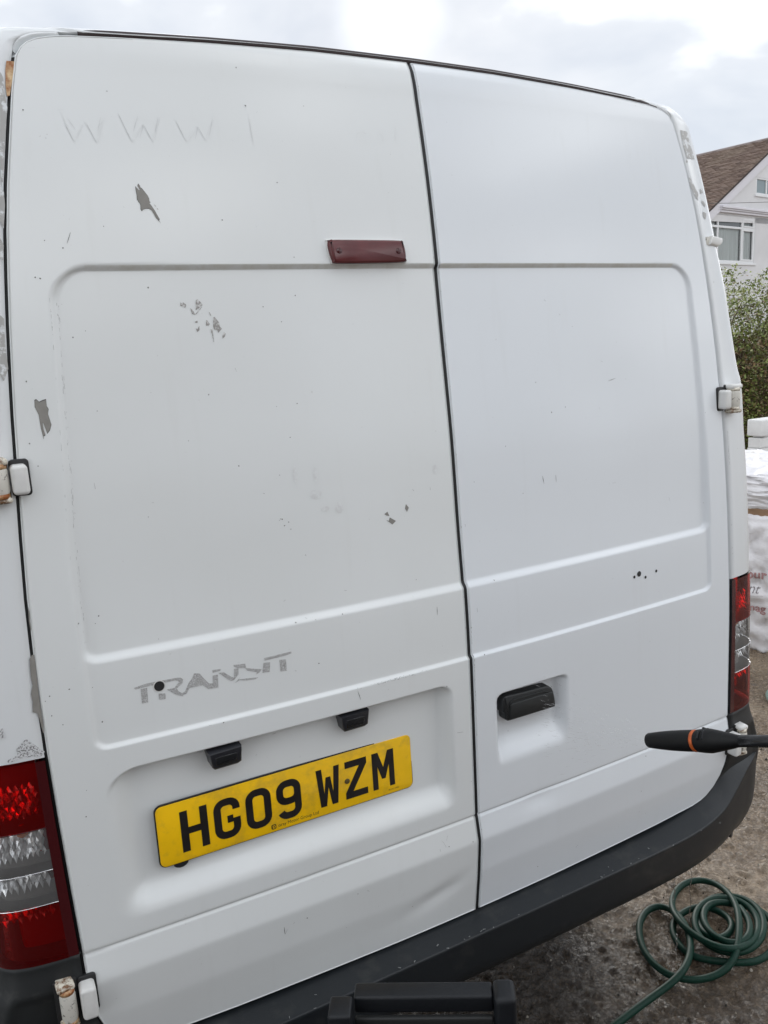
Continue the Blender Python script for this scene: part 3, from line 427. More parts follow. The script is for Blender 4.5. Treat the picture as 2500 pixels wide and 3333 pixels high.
# seals
zz=np.linspace(.615,2.386,420)
P=[]
for z in zz:
    y=float(door_y(0,z)); P.append([(x,y+d,z) for x,d in((-.0095,.0125),(-.0070,.0060),(-.0042,.0028),(-.0015,.0036),(0,.0055),(.0015,.0036),(.0042,.0028),(.0070,.0060),(.0095,.0125))])
obj('centre_seal',grid(P),M['rubber'],van)
for s in(-1,1):
    P=[]
    for z in np.linspace(.70,2.33,320):
        w=float(wz(z)); e=float(ec(z)); P.append([(s*(w-.004),e+.016,z),(s*(w+.001),e+.0085,z),(s*(w+.0035),e+.0065,z),(s*(w+.006),e+.0085,z),(s*(w+.012),e+.016,z)])
    cor=catmull([(.711,2.332),(.704,2.346),(.692,2.354),(.672,2.361),(.64,2.365)],6)
    for x,z in cor: P.append([(s*(x-.006),.160,z-.006),(s*x,.153,z-.001),(s*(x+.001),.151,z+.001),(s*(x+.003),.153,z+.003),(s*(x+.008),.165,z+.008)])
    obj('side_seal',grid(P[:-26]),M['rubber'],van); obj('corner_gutter',grid(P[-27:]),M['paintB'],van)
tp=[]
for x in np.linspace(-.612,.665,90):
    a=abs(x); zt=np.interp(a,[0,.2,.4,.55,.63,.67],[2.386,2.384,2.376,2.368,2.3625,2.357])
    y0=float(door_y(x*1.0,zt)); 
    hgt=.0105*min(1,(.69-a)/.12+.15)
    tp.append([(x,y0+.012,zt-.002),(x,y0+.004,zt+.002),(x,y0+.003,zt+.002+hgt*.5),(x,y0+.006,zt+.002+hgt),(x,y0+.014,zt+.0025+hgt),(x,y0+.024,zt+hgt)])
obj('roof_seal',grid(tp),M['rubber2'],van)
# ---- marks on the paint
def fillpoly(pts,fy,sgn=1):
    bm=bmesh.new(); vs_=[bm.verts.new((x,0,z)) for x,z in pts]
    ed=[bm.edges.new((vs_[i],vs_[(i+1)%len(vs_)])) for i in range(len(vs_))]
    bmesh.ops.triangle_fill(bm,use_beauty=True,use_dissolve=False,edges=ed)
    for _ in range(2):
        le=[e_ for e_ in bm.edges if e_.calc_length()>.012]
        if le: bmesh.ops.subdivide_edges(bm,edges=le,cuts=1); bmesh.ops.triangulate(bm,faces=bm.faces)
    for q in bm.verts: q.co.y=fy(q.co.x,q.co.z)
    bm.verts.index_update(); v=[tuple(q.co) for q in bm.verts]; f=[tuple(q.index for q in x.verts) for x in bm.faces]; bm.free(); return v,f
dy_=lambda off: (lambda x,z: float(door_y(x,z))-off)
for p in FEAT['chip']:
    d=doorL if p[0][0]<0 else doorR
    c=np.mean(p,0); 
    obj('paint_chip',fillpoly(p,dy_(.0007)),M['primer'],d)
    q=[(c[0]+(x-c[0])*1.05,c[1]+(z-c[1])*1.05) for x,z in p]
    obj('chip_edge',fillpoly(q,dy_(.0004)),M['primeredge'] if len(p)>3 else M['primer'],d)
mb=MB()
for p in FEAT['scuff']: mb.add(*fillpoly(p,dy_(.0006)))
obj('scuff_mark',mb.vf(),M['scuff'],doorL)
for s,d in((-1,doorL),(1,doorR)):
    P=[[(s*x,float(door_y(s*x,z))-.0003,z) for z in(1.9965,1.9995,2.0025,2.0050)] for x in np.linspace(.008,.655,160)]
    obj('groove_grime',grid(P),M['grime'],d)
mb=MB()
for x0,z0,w_,h_ in((-.345,1.615,.010,.034),(-.305,1.612,.010,.030),(-.316,1.582,.026,.018),(-.268,1.548,.018,.022),(-.298,1.556,.020,.010),(-.05,1.598,.010,.020)):
    mb.add(*fillpoly([(x0+w_*(.5+.5*math.cos(a)*random.uniform(.8,1.1)),z0+h_*(.5+.5*math.sin(a)*random.uniform(.8,1.1))) for a in np.linspace(0,6.283,15)[:-1]],dy_(.0005)))
obj('finger_smudges',mb.vf(),M['smudge'],doorL,kind='stuff')
for p in FEAT['ghost']: obj('ghost_letter_stroke',fillpoly(p,dy_(.0006)),M['ghost'],doorL)
def stroke(pts,w,fy):
    P=np.array(pts); mb=MB()
    for a,b in zip(P[:-1],P[1:]):
        n=max(1,int(np.hypot(*(b-a))/.008)); d=(b-a)/ (np.hypot(*(b-a))+1e-9); nn=np.array([-d[1],d[0]])
        rw=[]
        for k in range(n+1):
            c=a+(b-a)*k/n; ww=w*(.45+.55*random.random())
            if k in(0,n): ww*=.3
            rw.append([(c[0]+nn[0]*ww*q,fy(c[0]+nn[0]*ww*q,c[1]+nn[1]*ww*q),c[1]+nn[1]*ww*q) for q in(-1,1)])
        mb.add(*grid(rw))
    return mb
mb=MB()
for p in FEAT['www']:
    st=stroke(p,.0011,dy_(.0004)); mb.add(st.v,st.f)
obj('vinyl_ghost_lettering',mb.vf(),M['ghostw'],doorL,kind='stuff')
mF,mD={-1:MB(),1:MB()},{-1:MB(),1:MB()}
for i,p in enumerate(FEAT['scratch']):
    s=-1 if p[0][0]<0 else 1; z=p[0][1]
    faint=z>2.15
    st=stroke(p,.0005 if faint else .0009,dy_(.0006)); (mF if faint else mD)[s].add(st.v,st.f)
for x,z in FEAT['dot']:
    s=-1 if x<0 else 1; r=random.uniform(.0006,.0014); pts=[(x+r*random.uniform(.7,1.3)*math.cos(a),z+r*random.uniform(.7,1.3)*math.sin(a)) for a in np.linspace(0,6.28,8)[:-1]]
    mD[s].add(*fillpoly(pts,dy_(.0006)))
# worn line down the pressed edge of the big panel
for k in range(95):
    z=random.uniform(1.38,1.965) if k<70 else random.uniform(1.62,1.95)
    xa=float(np.interp(z,[1.36,1.469,1.604,1.71,1.81,1.91,2.0],[.748,.744,.738,.731,.725,.718,.713]))
    x=-(xa-random.choice([.0015,.012,.0145,.013])); l=random.uniform(.001,.009)
    st=stroke([(x,z),(x+.0003,z+l)],random.uniform(.0003,.0008),dy_(.0006)); mD[-1].add(st.v,st.f)
for k in range(60):  # chipped crease of the lower panel
    x=random.gauss(-.19,.035); z=1.2085+random.uniform(-.0015,.002); st=stroke([(x,z),(x+random.uniform(.001,.004),z+random.uniform(-.0008,.0012))],.0007,dy_(.0006)); mD[-1].add(st.v,st.f)
for k in range(26):
    s=random.choice([-1,1]); x=s*random.uniform(.03,.78); z=random.uniform(.65,2.3); l=random.uniform(.0005,.003); a=random.uniform(0,6.28)
    st=stroke([(x,z),(x+l*math.cos(a),z+l*math.sin(a))],random.uniform(.0003,.0008),dy_(.0006)); (mF if random.random()<.6 else mD)[s].add(st.v,st.f)
for s,d in((-1,doorL),(1,doorR)):
    if mF[s].v: obj('faint_scratches',mF[s].vf(),M['faint'],d,kind='stuff')
    obj('scratches',mD[s].vf(),M['scratch'],d,kind='stuff')
# chips along the centre seam edges
mb=MB()
for k in range(46):
    z=random.choice([random.uniform(1.08,1.30),random.uniform(.70,2.35)]); s=random.choice([-1,1,1]); x=s*(.0060+random.uniform(0,.0012)); l=random.uniform(.001,.005)
    st=stroke([(x,z),(x,z+l)],random.uniform(.0006,.0014),dy_(.0007)); mb.add(st.v,st.f)
obj('seam_chips',mb.vf(),M['scratch'],doorR,kind='stuff')
# pillar damage
def pilfn(off): return lambda x,z: pillar_y(x,min(z,2.318))-off
for key,mm,nm in(('pchip','primer','paint_chip'),('pspk','flake','flaked_paint'),('rust','rust','rust_patch')):
    for i,p in enumerate(FEAT[key]):
        m_=M[mm]; p=[(math.copysign(min(abs(a),float(Wz(min(b,2.31)))-.0015),a),min(b,2.316)) for a,b in p]
        if key=='pspk' and i in(0,1): m_=M['speck']
        obj(nm,fillpoly(p,pilfn(.0010)),m_,body)
mb=MB()
for z in np.linspace(1.52,1.60,14):
    x=float(wz(z))+.014+random.uniform(0,.003); st=stroke([(x,z),(x+.0006,z-.004-.006*random.random())],.0012,pilfn(.001)); mb.add(st.v,st.f)
for z,x in((1.285,.828),(1.30,.826),(1.36,.826),(1.43,.826),(1.96,.80)):
    st=stroke([(x,z),(x+.001,z+.004)],.0016,pilfn(.001)); mb.add(st.v,st.f)
obj('pillar_chips',mb.vf(),M['scratch'],body,kind='stuff')
# holes
def disc(x,z,r,off,n=20):
    return fillpoly([(x+r*math.cos(a),z+r*math.sin(a)) for a in np.linspace(0,2*math.pi,n+1)[:-1]],dy_(off))
obj('bare_hole_rim',disc(-.6263,1.2985,.0105,.0008),M['white'],doorL); obj('hole_plug',disc(-.6263,1.2985,.0088,.0013),M['rubber'],doorL)
for x,z,r in((.474,1.2935,.0035),(.490,1.298,.0066),(.511,1.286,.0035),(.548,1.294,.0035)): obj('drilled_hole',disc(x,z,r,.0008),M['rubber'],doorR)
# door handle
hp=catmull([(.222,1.041),(.224,1.046),(.2215,1.066),(.217,1.083),(.209,1.092),(.196,1.0965),(.14,1.0985),(.090,1.101),(.083,1.098),(.080,1.090),(.0795,1.066),(.0835,1.063),(.0845,1.050),(.091,1.0435),(.10,1.0415),(.16,1.041),(.2205,1.0405)],3)[:-1]
h=obj('door_handle',polyprism(hp,.005,.032,.004),M['plastic'],doorR,sharp=50)
obj('handle_flap',polyprism(rrect(.096,.216,1.044,1.081,.009),.0025,.008,.002),M['plastic'],h,sharp=50)
mb=MB(); mb.add(*tube([(.096,.004,1.072),(.098,.004,1.0845),(.107,.004,1.0885),(.19,.004,1.087),(.204,.004,1.081)],.0014,6)); obj('handle_ridge',mb.vf(),M['plastic'],h)
# plate lamps
for cx in(-.5285,-.2695):
    pts=[(cx-.0305,1.1585),(cx+.0305,1.1600),(cx+.0300,1.1265),(cx+.022,1.1225),(cx-.021,1.1225),(cx-.025,1.128)]
    def tilt(c): return (c.x,c.y+(c.z-1.16)*-.25,c.z)
    l=obj('plate_lamp',polyprism(pts,.002,.050,.005,tilt),M['lampk'],doorL,sharp=40)
    obj('lamp_window',polyprism([(cx-.020,1.150),(cx+.020,1.150),(cx+.020,1.132),(cx-.018,1.132)],.0005,.01,.001,tilt),M['gloss'],l)
# high brake light
bp=catmull([(-.2320,2.036),(-.2305,2.043),(-.224,2.0465),(-.15,2.0470),(-.083,2.0465),(-.0765,2.043),(-.0735,2.030),(-.0735,2.013),(-.079,2.0065),(-.15,2.0045),(-.2185,2.0045),(-.2265,2.010),(-.230,2.022),(-.2320,2.036)],4)[:-1]
bl=obj('high_brake_light',polyprism(bp,.0,.022,.005,lambda c:(c.x,c.y+float(door_y(c.x,2.03))-.012+(c.z-2.026)*.115,c.z)),M['brake'],van,sharp=50,label='dark red lens of the high brake light above the groove')
obj('light_gasket',polyprism([(-.153+(x+.153)*1.025,2.0255+(z-2.0255)*1.07) for x,z in bp],.0,.012,.001,lambda c:(c.x,c.y+float(door_y(c.x,2.03))-.004+(c.z-2.026)*.115,c.z)),M['white'],bl)
for x in(-.213,-.090):
    obj('screw_recess',polyprism([(x+.0058*math.cos(a),2.027+.0058*math.sin(a)) for a in np.linspace(0,6.283,17)[:-1]],0,.006,.001,lambda c:(c.x,c.y+float(door_y(c.x,2.03))-.0128+(c.z-2.026)*.115,c.z)),M['maroon'],bl)
# ---- number plate
PC=(-.3993,.0275,1.0135); PR=Euler((math.radians(-2.0),math.radians(.55),0)).to_matrix()
def toplate(v,dy):
    return np.array([tuple(PR@Vector((x,y+dy,z))+Vector(PC)) for x,y,z in v])
pl_v,pl_f=polyprism(rrect(-.260,.260,-.0575,.0575,.011),0,.0035,.0006)
back_v,back_f=polyprism(rrect(-.2622,.2622,-.0598,.0598,.013),0,.004,.0008)
plate=obj('number_plate',(toplate(pl_v,0),pl_f),M['yellow'],van,sharp=40,label='yellow number plate reading HG09 WZM')
obj('plate_backing',(toplate(back_v,.0022),back_f),M['gloss'],plate,sharp=40)
def ribbon(path,w,closed=False):
    P=np.array(path,float); n=len(P); out=[]
    for i in range(n):
        a=P[(i-1)%n] if closed else P[max(i-1,0)]; b=P[(i+1)%n] if closed else P[min(i+1,n-1)]
        d=b-a; d/=np.hypot(*d); nn=np.array([-d[1],d[0]]); out.append([(P[i,0]+nn[0]*w/2*q,0,P[i,1]+nn[1]*w/2*q) for q in(-1,1)])
    return grid(out,closeu=closed)
def arc(cx,cz,r,a0,a1,n=7): return [(cx+r*math.cos(math.radians(a)),cz+r*math.sin(math.radians(a))) for a in np.linspace(a0,a1,n)]
def rloop(x0,x1,z0,z1,r): return arc(x1-r,z1-r,r,0,90)+arc(x0+r,z1-r,r,90,180)+arc(x0+r,z0+r,r,180,270)+arc(x1-r,z0+r,r,270,360)
def polyf(p): 
    v,f=fillpoly([(x/1000,z/1000) for x,z in p],lambda x,z:0); return np.array(v)*1000,f
def glyph(c):
    if c=='H': return [polyf([(0,0),(14,0),(14,33),(36,33),(36,0),(50,0),(50,79),(36,79),(36,46),(14,46),(14,79),(0,79)])]
    if c=='0': return [ribbon(rloop(7,43,7,72,14),14,True)]
    if c=='G': return [ribbon([(43,54)]+arc(29,58,14,0,90)+arc(21,58,14,90,180)+arc(21,21,14,180,270)+arc(29,21,14,270,360)+[(43,37)],14),polyf([(25,30),(36.2,30),(36.2,44),(25,44)])]
    if c=='9': return [ribbon(rloop(7,43,36,72,14),14,True),ribbon([(43,50),(43,40)]+arc(29,21,14,0,-90)+arc(21,21,14,270,200),13.9)]
    if c=='W': return [polyf([(0,79),(12,79),(15.5,27),(20,60),(30,60),(34.5,27),(38,79),(50,79),(43.5,0),(31,0),(25,38),(19,0),(6.5,0)])]
    if c=='Z': return [polyf([(1,79),(49,79),(49,66),(17,14),(49,14),(49,0),(0,0),(0,13),(32,65),(1,65)])]
    if c=='M': return [polyf([(0,0),(12,0),(12,48),(21,20),(29,20),(38,48),(38,0),(50,0),(50,79),(36,79),(25,45),(14,79),(0,79)])]
x=-.219
for ch in 'HG09 WZM':
    if ch==' ': x+=.022; continue
    mb=MB(); 
    for i,(v,f) in enumerate(glyph(ch)): mb.add([(a/1000+x,-.0004-.00006*i,c/1000-.0405) for a,b,c in v],f)
    v,f=mb.vf(); obj('plate_character',(toplate(v,0),f),M['ink'],plate,smooth=False)
    x+=.061
def textmesh(s,size,shear=0,bold=0,space=1):
    cu_=bpy.data.curves.new('t','FONT'); cu_.body=s; cu_.size=size; cu_.shear=shear; cu_.offset=bold; cu_.space_character=space
    o=bpy.data.objects.new('t',cu_); COL.objects.link(o); dg=bpy.context.evaluated_depsgraph_get(); me=bpy.data.meshes.new_from_object(o.evaluated_get(dg))
    v=[tuple(q.co) for q in me.vertices]; f=[tuple(p.vertices) for p in me.polygons]; bpy.data.objects.remove(o); bpy.data.curves.remove(cu_); bpy.data.meshes.remove(me); return v,f
v,f=textmesh('oray Motor Group Ltd',.0095); w=max(a[0] for a in v); k=.084/w
obj('plate_small_print',(toplate([(-.037+a*k,-.0003,-.0505+b) for a,b,c in v],0),f),M['ink2'],plate,smooth=False)
obj('dealer_emblem',(toplate([(-.046+a,-.0003,-.0475+c) for a,b,c in np.concatenate([polyprism(rrect(-.005,.005,-.005,.005,.003),0,.0001)[0]])],0),polyprism(rrect(-.005,.005,-.005,.005,.003),0,.0001)[1]),M['ink2'],plate,smooth=False)
v,f=textmesh('D',.008,bold=.0003); obj('emblem_letter',(toplate([(-.0485+a,-.00055,-.0503+b) for a,b,c in v],0),f),M['yellow'],plate,smooth=False)
v,f=textmesh('BS AU 145d',.0045); w=max(a[0] for a in v); obj('plate_small_print',(toplate([(.203+a*.024/w,-.0003,-.0505+b) for a,b,c in v],0),f),M['ink2'],plate,smooth=False)
obj('plate_screw',(toplate(polyprism([(.1125+.0055*math.cos(a),-.002+.0055*math.sin(a)) for a in np.linspace(0,6.283,15)[:-1]],-.0022,.001,.001)[0],0),polyprism([(.1125+.0055*math.cos(a),-.002+.0055*math.sin(a)) for a in np.linspace(0,6.283,15)[:-1]],-.0022,.001,.001)[1]),M['ink2'],plate)
v,f=polyprism([(-.224+.014*math.cos(a)*1.0,-.0595+.010*math.sin(a)) for a in np.linspace(0,6.283,15)[:-1]],.003,.009,.001); obj('plate_bolt',(toplate(v,0),f),M['lampk'],plate)
# ---- tail lamps
def lampgrid(s,z0,z1,t0,t1,off,nz=24,nt_=22,xin=None):
    P=[]
    for z in np.linspace(z0,z1,nz): P.append([(s*sec(z,t,off)[0],sec(z,t,off)[1],z) for t in np.linspace(t0,t1,nt_)])
    return grid(P,flip=(s<0))
def t_at(x,z=1.05):
    t=np.linspace(0,1,400); return float(np.interp(x,sec(z,t)[0],t))
def facets(s,z0,z1,t0,t1,nz,nt_,off,amp,jit=.5):
    mb=MB(); x0,x1=(.838,.934) if s<0 else (.848,.928)
    for i in range(nz):
        for j in range(nt_):
            sh=(i%2)*.5/nt_*(t1-t0)
            a0=t0+(t1-t0)*j/nt_+sh;a1=t0+(t1-t0)*(j+1)/nt_+sh;b0=z0+(z1-z0)*i/nz;b1=z0+(z1-z0)*(i+1)/nz
            cs=[((a0+a1)/2,b0-(b1-b0)*.5),(a1,(b0+b1)/2),((a0+a1)/2,b1+(b1-b0)*.5),(a0,(b0+b1)/2)]
            q=[(s*(x0+(x1-x0)*(a-t0)/(t1-t0)),float(ec(b))+.030+.012*(a-t0)/(t1-t0)+random.uniform(0,.001),b) for a,b in cs]
            tilt=random.uniform(.15,1.15)*(b1-b0); yaw=random.uniform(-.7,.7)*(b1-b0)
            q=[np.array(k_) for k_ in q]; cc=sum(q)/4; q=[cc+(k_-cc)*.93 for k_ in q]
            q[0][1]-=tilt; q[2][1]+=tilt; q[1][1]+=yaw; q[3][1]-=yaw
            cc=sum(q)/4-np.array([0,.0012,0])
            mb.add(q+[cc],[(0,1,4),(1,2,4),(2,3,4),(3,0,4)])
    return mb.vf()
ZT,ZA,ZB,ZC,ZD=1.2180,1.102,1.026,.966,.8585
for s,lab in((-1,'left tail lamp, red and clear sections'),(1,'right tail lamp, red and clear sections')):
    lamp=obj('tail_lamp',lampgrid(s,ZD,ZT,0,1,-.048,12,12),M['redcase'],van,label=lab)
    ti=t_at(.834)
    obj('lamp_rim',lampgrid(s,ZD+.001,ZT,0,ti,.0035),M['maroon'],lamp)
    P=[[(s*(wz(z)+.0065),ec(z)+d,z) for d in(-.003,.03)] for z in np.linspace(ZD,ZT,30)]; obj('lamp_side_wall',grid(P),M['gloss'],lamp)
    obj('red_lens',lampgrid(s,ZA,ZT,ti,1,.0035),M['red'],lamp)
    obj('red_lens',lampgrid(s,ZD,ZC,ti,1,.0035),M['red'],lamp)
    obj('clear_lens',lampgrid(s,ZB+.001,ZA-.001,ti,1,.0025),M['clear'],lamp)
    obj('clear_lens',lampgrid(s,ZC+.001,ZB-.001,ti,1,.0025),M['clear'],lamp)
    for z in(ZA,ZB,ZC):
        P=[(s*sec(z,t,.0034)[0],sec(z,t,.0034)[1],z-.0015*math.sin((t-ti)/(1-ti)*3.14)) for t in np.linspace(ti,1,24)]
        obj('lens_divider',tube(P,.0008,6),M['chrome'] if z!=ZA else M['maroon'],lamp)
        P=[[(s*sec(z,t,o_)[0],sec(z,t,o_)[1],z) for t in np.linspace(ti,1,14)] for o_ in(.002,-.047)]; obj('divider_shelf',grid(P),M['case'],lamp)
    P=[[(s*sec(z,ti,o_)[0],sec(z,ti,o_)[1],z) for z in np.linspace(ZD,ZT,30)] for o_ in(.003,-.047)]; obj('inner_wall',grid(P),M['case'],lamp)
    obj('red_reflector',facets(s,1.116,1.166,ti+.05,.66,6,9,-.030,.010,.8),M['redrefl'],lamp,smooth=False)
    obj('red_reflector',facets(s,.932,.958,ti+.08,.64,3,8,-.030,.008,.9),M['redrefl'],lamp,smooth=False)
    obj('clear_reflector',facets(s,ZB+.017,ZA-.005,ti+.03,.90,6,11,-.034,.010,.8),M['facet'],lamp,smooth=False)
    obj('clear_reflector',facets(s,ZC+.022,ZB-.005,ti+.03,.86,3,10,-.034,.009,.9),M['facet'],lamp,smooth=False)
    obj('reflector_bowl',lampgrid(s,ZB,ZB+.020,ti,.95,-.026,5,12),M['case'],lamp)
    obj('reflector_bowl',lampgrid(s,ZC,ZC+.027,ti,.95,-.026,5,12),M['case'],lamp)
    bx,by=sec(1.09,t_at(.870)); bx*=s; mb=MB(); rowsb=[[(bx+.011*math.cos(a)*math.sin(b),by+.024+.011*math.sin(a)*math.sin(b),ZA-.011+.012*math.cos(b)) for a in np.linspace(0,6.283,13)] for b in np.linspace(.05,3.1,8)]
    obj('amber_bulb',grid(rowsb),M['amber'],lamp)
    # black corner moulding below the lamp
    rws=[]
    for z in np.linspace(.66,.857,26):
        r=[(sec(z,t,.002)[0],sec(z,t,.002)[1]) for t in np.linspace(0,1,18)]; r=[(r[0][0],r[0][1]+.03)]+r
        r+=[(r[-1][0],.30),(r[-1][0]-.01,.50)]
        rws.append([(s*a,b+(.006 if z<.80 and k_<9 else 0),z) for k_,(a,b) in enumerate(r)])
    rws.append([(x*.985,y+.012,.8578) for x,y,z in rws[-1]])
    obj('corner_moulding',grid(rws,flip=(s<0)),M['plastic'],van)
    # hinges
    def hinge(zc,kind):
        x0=.784 if kind=='up' else .797; x1=.809 if kind=='up' else .823
        e_=float(ec(zc)); h=.0235 if kind=='up' else .030
        sl=.10
        fn=lambda c:(s*c.x,c.y+e_+(c.x-.80)*sl,c.z)
        lf=obj('hinge',polyprism(rrect(x0-.004,x1,zc-h-.0045,zc+h+.007,.006),-.003,.01,.0015,fn),M['rubber'],van)
        obj('hinge_leaf',polyprism(rrect(x0,x1,zc-h,zc+h,.007),-.026 if kind=='up' else -.030,.004,.006,fn,3),M['white'],lf,sharp=60)
        kx=x1+.019; ky=e_+(kx-.8)*sl-.014
        # dark pocket, knuckle, pin caps
        obj('hinge_pocket',polyprism(rrect(x1+.002,kx+(.040 if kind=='up' else .020),zc-h-.010,zc+h+.011,.004),-.0035,.006,.001,fn),M['rubber'],lf)
        kz=np.array([-1,-.96,-.75,.75,.96,1])*(h-.003); kf=1 if kind=='up' else .80; kr=[kf*q for q in (.011,.015,.0165,.0165,.015,.011)]
        obj('hinge_knuckle',tube([(s*kx,ky,zc+q) for q in kz],kr,20),M['hworn'],lf,sharp=50)
        for q,th in((1,.0115),(-1,.0095)):
            obj('hinge_bracket',boxvf((s*(kx+.002),ky+.010,zc+q*(h+.0065)),(.036*kf,.046*kf,th),.003,Matrix.Rotation(s*-.08,3,'Z')),M['white'] if q>0 and s>0 else M['hrust'],lf,sharp=50)
            obj('rusty_washer',tube([(s*kx,ky,zc+q*(h-.004)),(s*kx,ky,zc+q*(h+.0035))],.0155*kf,18),M['rust'] if s<0 else M['hrust'],lf)
    hinge(1.6795,'up'); hinge(.782,'low')
# small white stop on the right hand pillar and its twin
for s in(-1,1):
    x_,y_=sec(2.062,.45)
    mk=obj('door_stop',polyprism([(.792,2.0505),(.840,2.0475),(.868,2.0555),(.8755,2.063),(.871,2.0705),(.80,2.0715)],0,.03,.004,lambda c:(s*c.x,c.y+.098+max(0,c.x-.80)*.42,c.z)),M['white'],van,sharp=50)
    obj('stop_mount',polyprism(rrect(.784,.802,2.049,2.069,.003),0,.02,.002,lambda c:(s*c.x,c.y+.104,c.z)),M['hworn'],mk)
# ---- bumper
ST=[ # x,yEdge,zEdge | x,y,z inner top | x,y,z bottom
 (0,-.044,.599, 0,.034,.611, 0,.028,.440),(.30,-.044,.599,.30,.034,.611,.30,.028,.440),(.52,-.042,.599,.52,.035,.613,.52,.030,.440),
 (.66,-.035,.601,.665,.038,.624,.655,.036,.440),(.76,-.020,.612,.757,.040,.652,.75,.048,.440),(.83,-.003,.640,.815,.042,.706,.82,.062,.440),
 (.885,.012,.672,.850,.044,.712,.875,.078,.440),(.94,.030,.694,.900,.056,.706,.92,.085,.436),(.986,.058,.703,.945,.078,.708,.962,.105,.438),(1.014,.100,.706,.972,.110,.708,.988,.14,.442),
 (1.027,.160,.706,.982,.165,.708,1.0,.20,.446),(1.029,.30,.704,.983,.30,.706,1.004,.33,.452),(1.015,.55,.70,.972,.55,.702,.99,.55,.46)]
A=catmull(np.array(ST),8)
rows_=[]
for a in A:
    x,y,z,ix,iy,iz,bx,by,bz=a
    e=np.array([x,y,z]);i=np.array([ix,iy,iz]);b=np.array([bx,by,bz]);dn=b-e;
    out=np.array([x-bx,y-by,0]);
    r=[i+np.array([0,.012,-.02]),i,i+(e-i)*.5+np.array([0,0,.001]),i+(e-i)*.86,e+(i-e)*.05+np.array([0,0,-.0005]),e+dn*.03,e+dn*.09+out*.05,e+dn*.35+out*.28,e+dn*.62+out*.46,e+dn*.85+out*.30,e+dn*.96+out*.10,b,b+(i-b)*np.array([.12,.5,.02])+np.array([0,.03,0])]
    rows_.append(r)
R_=np.array(rows_); L_=R_[::-1]*np.array([-1,1,1]); Fb=np.concatenate([L_[:-1],R_])
# resample across for a soft section
F2=np.array([catmull(r,4) for r in Fb])
bumper=obj('rear_bumper',grid(F2),M['bump_'],van)
for x in(.87,-.87):
    k_=np.argmin(abs(Fb[:,7,0]-x)); c=Fb[k_,9]; nrm=Vector((x*.35,-1,0)).normalized()
    obj('bumper_fixing',tube([Vector(c)+nrm*.004,Vector(c)-nrm*.01],.0105,16),M['lampk'],bumper)
# scuffed white paint on the bumper's outer rim, as on the right corner
def rimpatch(s):
    P=[]
    for q in np.linspace(0,1,12):
        k_=int(round((len(R_)-1)*(.735+.075*q))); a=R_[k_][1]*np.array([s,1,1]); b=R_[k_][4]*np.array([s,1,1]); wd=.10+.75*math.sin(q*3.14)
        P.append([tuple(a+(b-a)*t+np.array([0,0,.004])) for t in(.9-wd*.8,.9-wd*.4,.92)])
    return grid(P)
obj('paint_scuff',rimpatch(1),M['hrust'] if 0 else speckle('white_scuff',(.05,.05,.05),(.60,.60,.58),60,.30,.38),bumper)
mb=MB()
for k in range(26):
    x=random.uniform(-.6,.72); z=random.choice([.6005]); y=-.040+random.uniform(-.004,.03 if random.random()<.3 else .003)
    l=random.uniform(.0015,.007); mb.add(*boxvf((x,y,.6035+ (y+.044)*.13),(l,random.uniform(.001,.0022),.0006),0,Matrix.Rotation(random.uniform(0,3),3,'Z')))
obj('bumper_scratches',mb.vf(),mat('grey_scratch',(.22,.23,.23),.6),bumper,kind='stuff')
# ---- wheels
def lathe(prof,c,n=40,s=1):
    rws=[[(c[0]+s*x,c[1]+r*math.cos(a),c[2]+r*math.sin(a)) for x,r in prof] for a in np.linspace(0,2*math.pi,n+1)[:-1]]
    return grid(rws,closeu=True)
for s in(-1,1):
    for y in(1.15,4.35):
        w=obj('wheel',lathe([(-.10,.20),(-.105,.25),(-.10,.32),(-.085,.338),(.085,.338),(.10,.32),(.105,.25),(.095,.20)],(s*.835,y,.338),40,s),M['tyre'],van)
        obj('wheel_rim',lathe([(.02,.0),(.03,.05),(.035,.08),(.02,.12),(.05,.17),(.085,.195),(.095,.202)],(s*.835,y,.338),32,s),M['case'],w)
# ------------------------------------------------------------------ pressure washer at the bottom of the picture
PWO=Vector((-.484,-.296,0)); pb=Vector((.858,-.514,0)); pn=Vector((.514,.858,0)); PWM=Matrix((pb,pn,Vector((0,0,1)))).transposed()
washer=empty('pressure_washer',(-.37,-.42,0),'black plastic pressure washer, its square handle posts and crossbar showing at the bottom edge','pressure washer')
def pwb(name,u,v,z,bev,m,par=washer,fn=None):
    vv,ff=boxvf(((u[0]+u[1])/2,(v[0]+v[1])/2,(z[0]+z[1])/2),(u[1]-u[0],v[1]-v[0],z[1]-z[0]),bev,None,3)
    vv=np.array([tuple(PWO+pb*a+pn*b+Vector((0,0,c))) for a,b,c in vv]); return obj(name,(vv,ff),m,par,sharp=50)
DP=mat('damp_black_plastic',(.007,.0085,.011),.45,spec=.35,bump=(240,.3,.0008))
DK=mat('dull_black_plastic',(.012,.013,.013),.6)
pwb('handle_post',(.0,.036),(-.03,.014),(.30,.85),.005,DP); pwb('handle_post',(.2575,.293),(-.0,.048),(.30,.85),.009,DP)
pwb('crossbar',(.036,.2575),(.016,.050),(.812,.842),.005,DP)
pwb('crossbar_lip',(.0375,.256),(.006,.016),(.796,.812),.003,DK)
vv,ff=tube([PWO+pb*.036+pn*(.012)+Vector((0,0,.781)),PWO+pb*.257+pn*(.012)+Vector((0,0,.781))],.011,14); obj('grip_rung',(vv,ff),DP,washer)
pwb('front_panel',(.0375,.256),(-.022,.008),(.32,.735),.008,DP)
for u in(.064,.224): pwb('panel_lug',(u-.006,u+.006),(-.012,.004),(.7345,.758),.002,DP)
pwb('housing',(.01,.302),(-.24,-.032),(.07,.60),.03,DK)
pwb('base',(-.02,.332),(-.26,.05),(.03,.10),.015,DP)
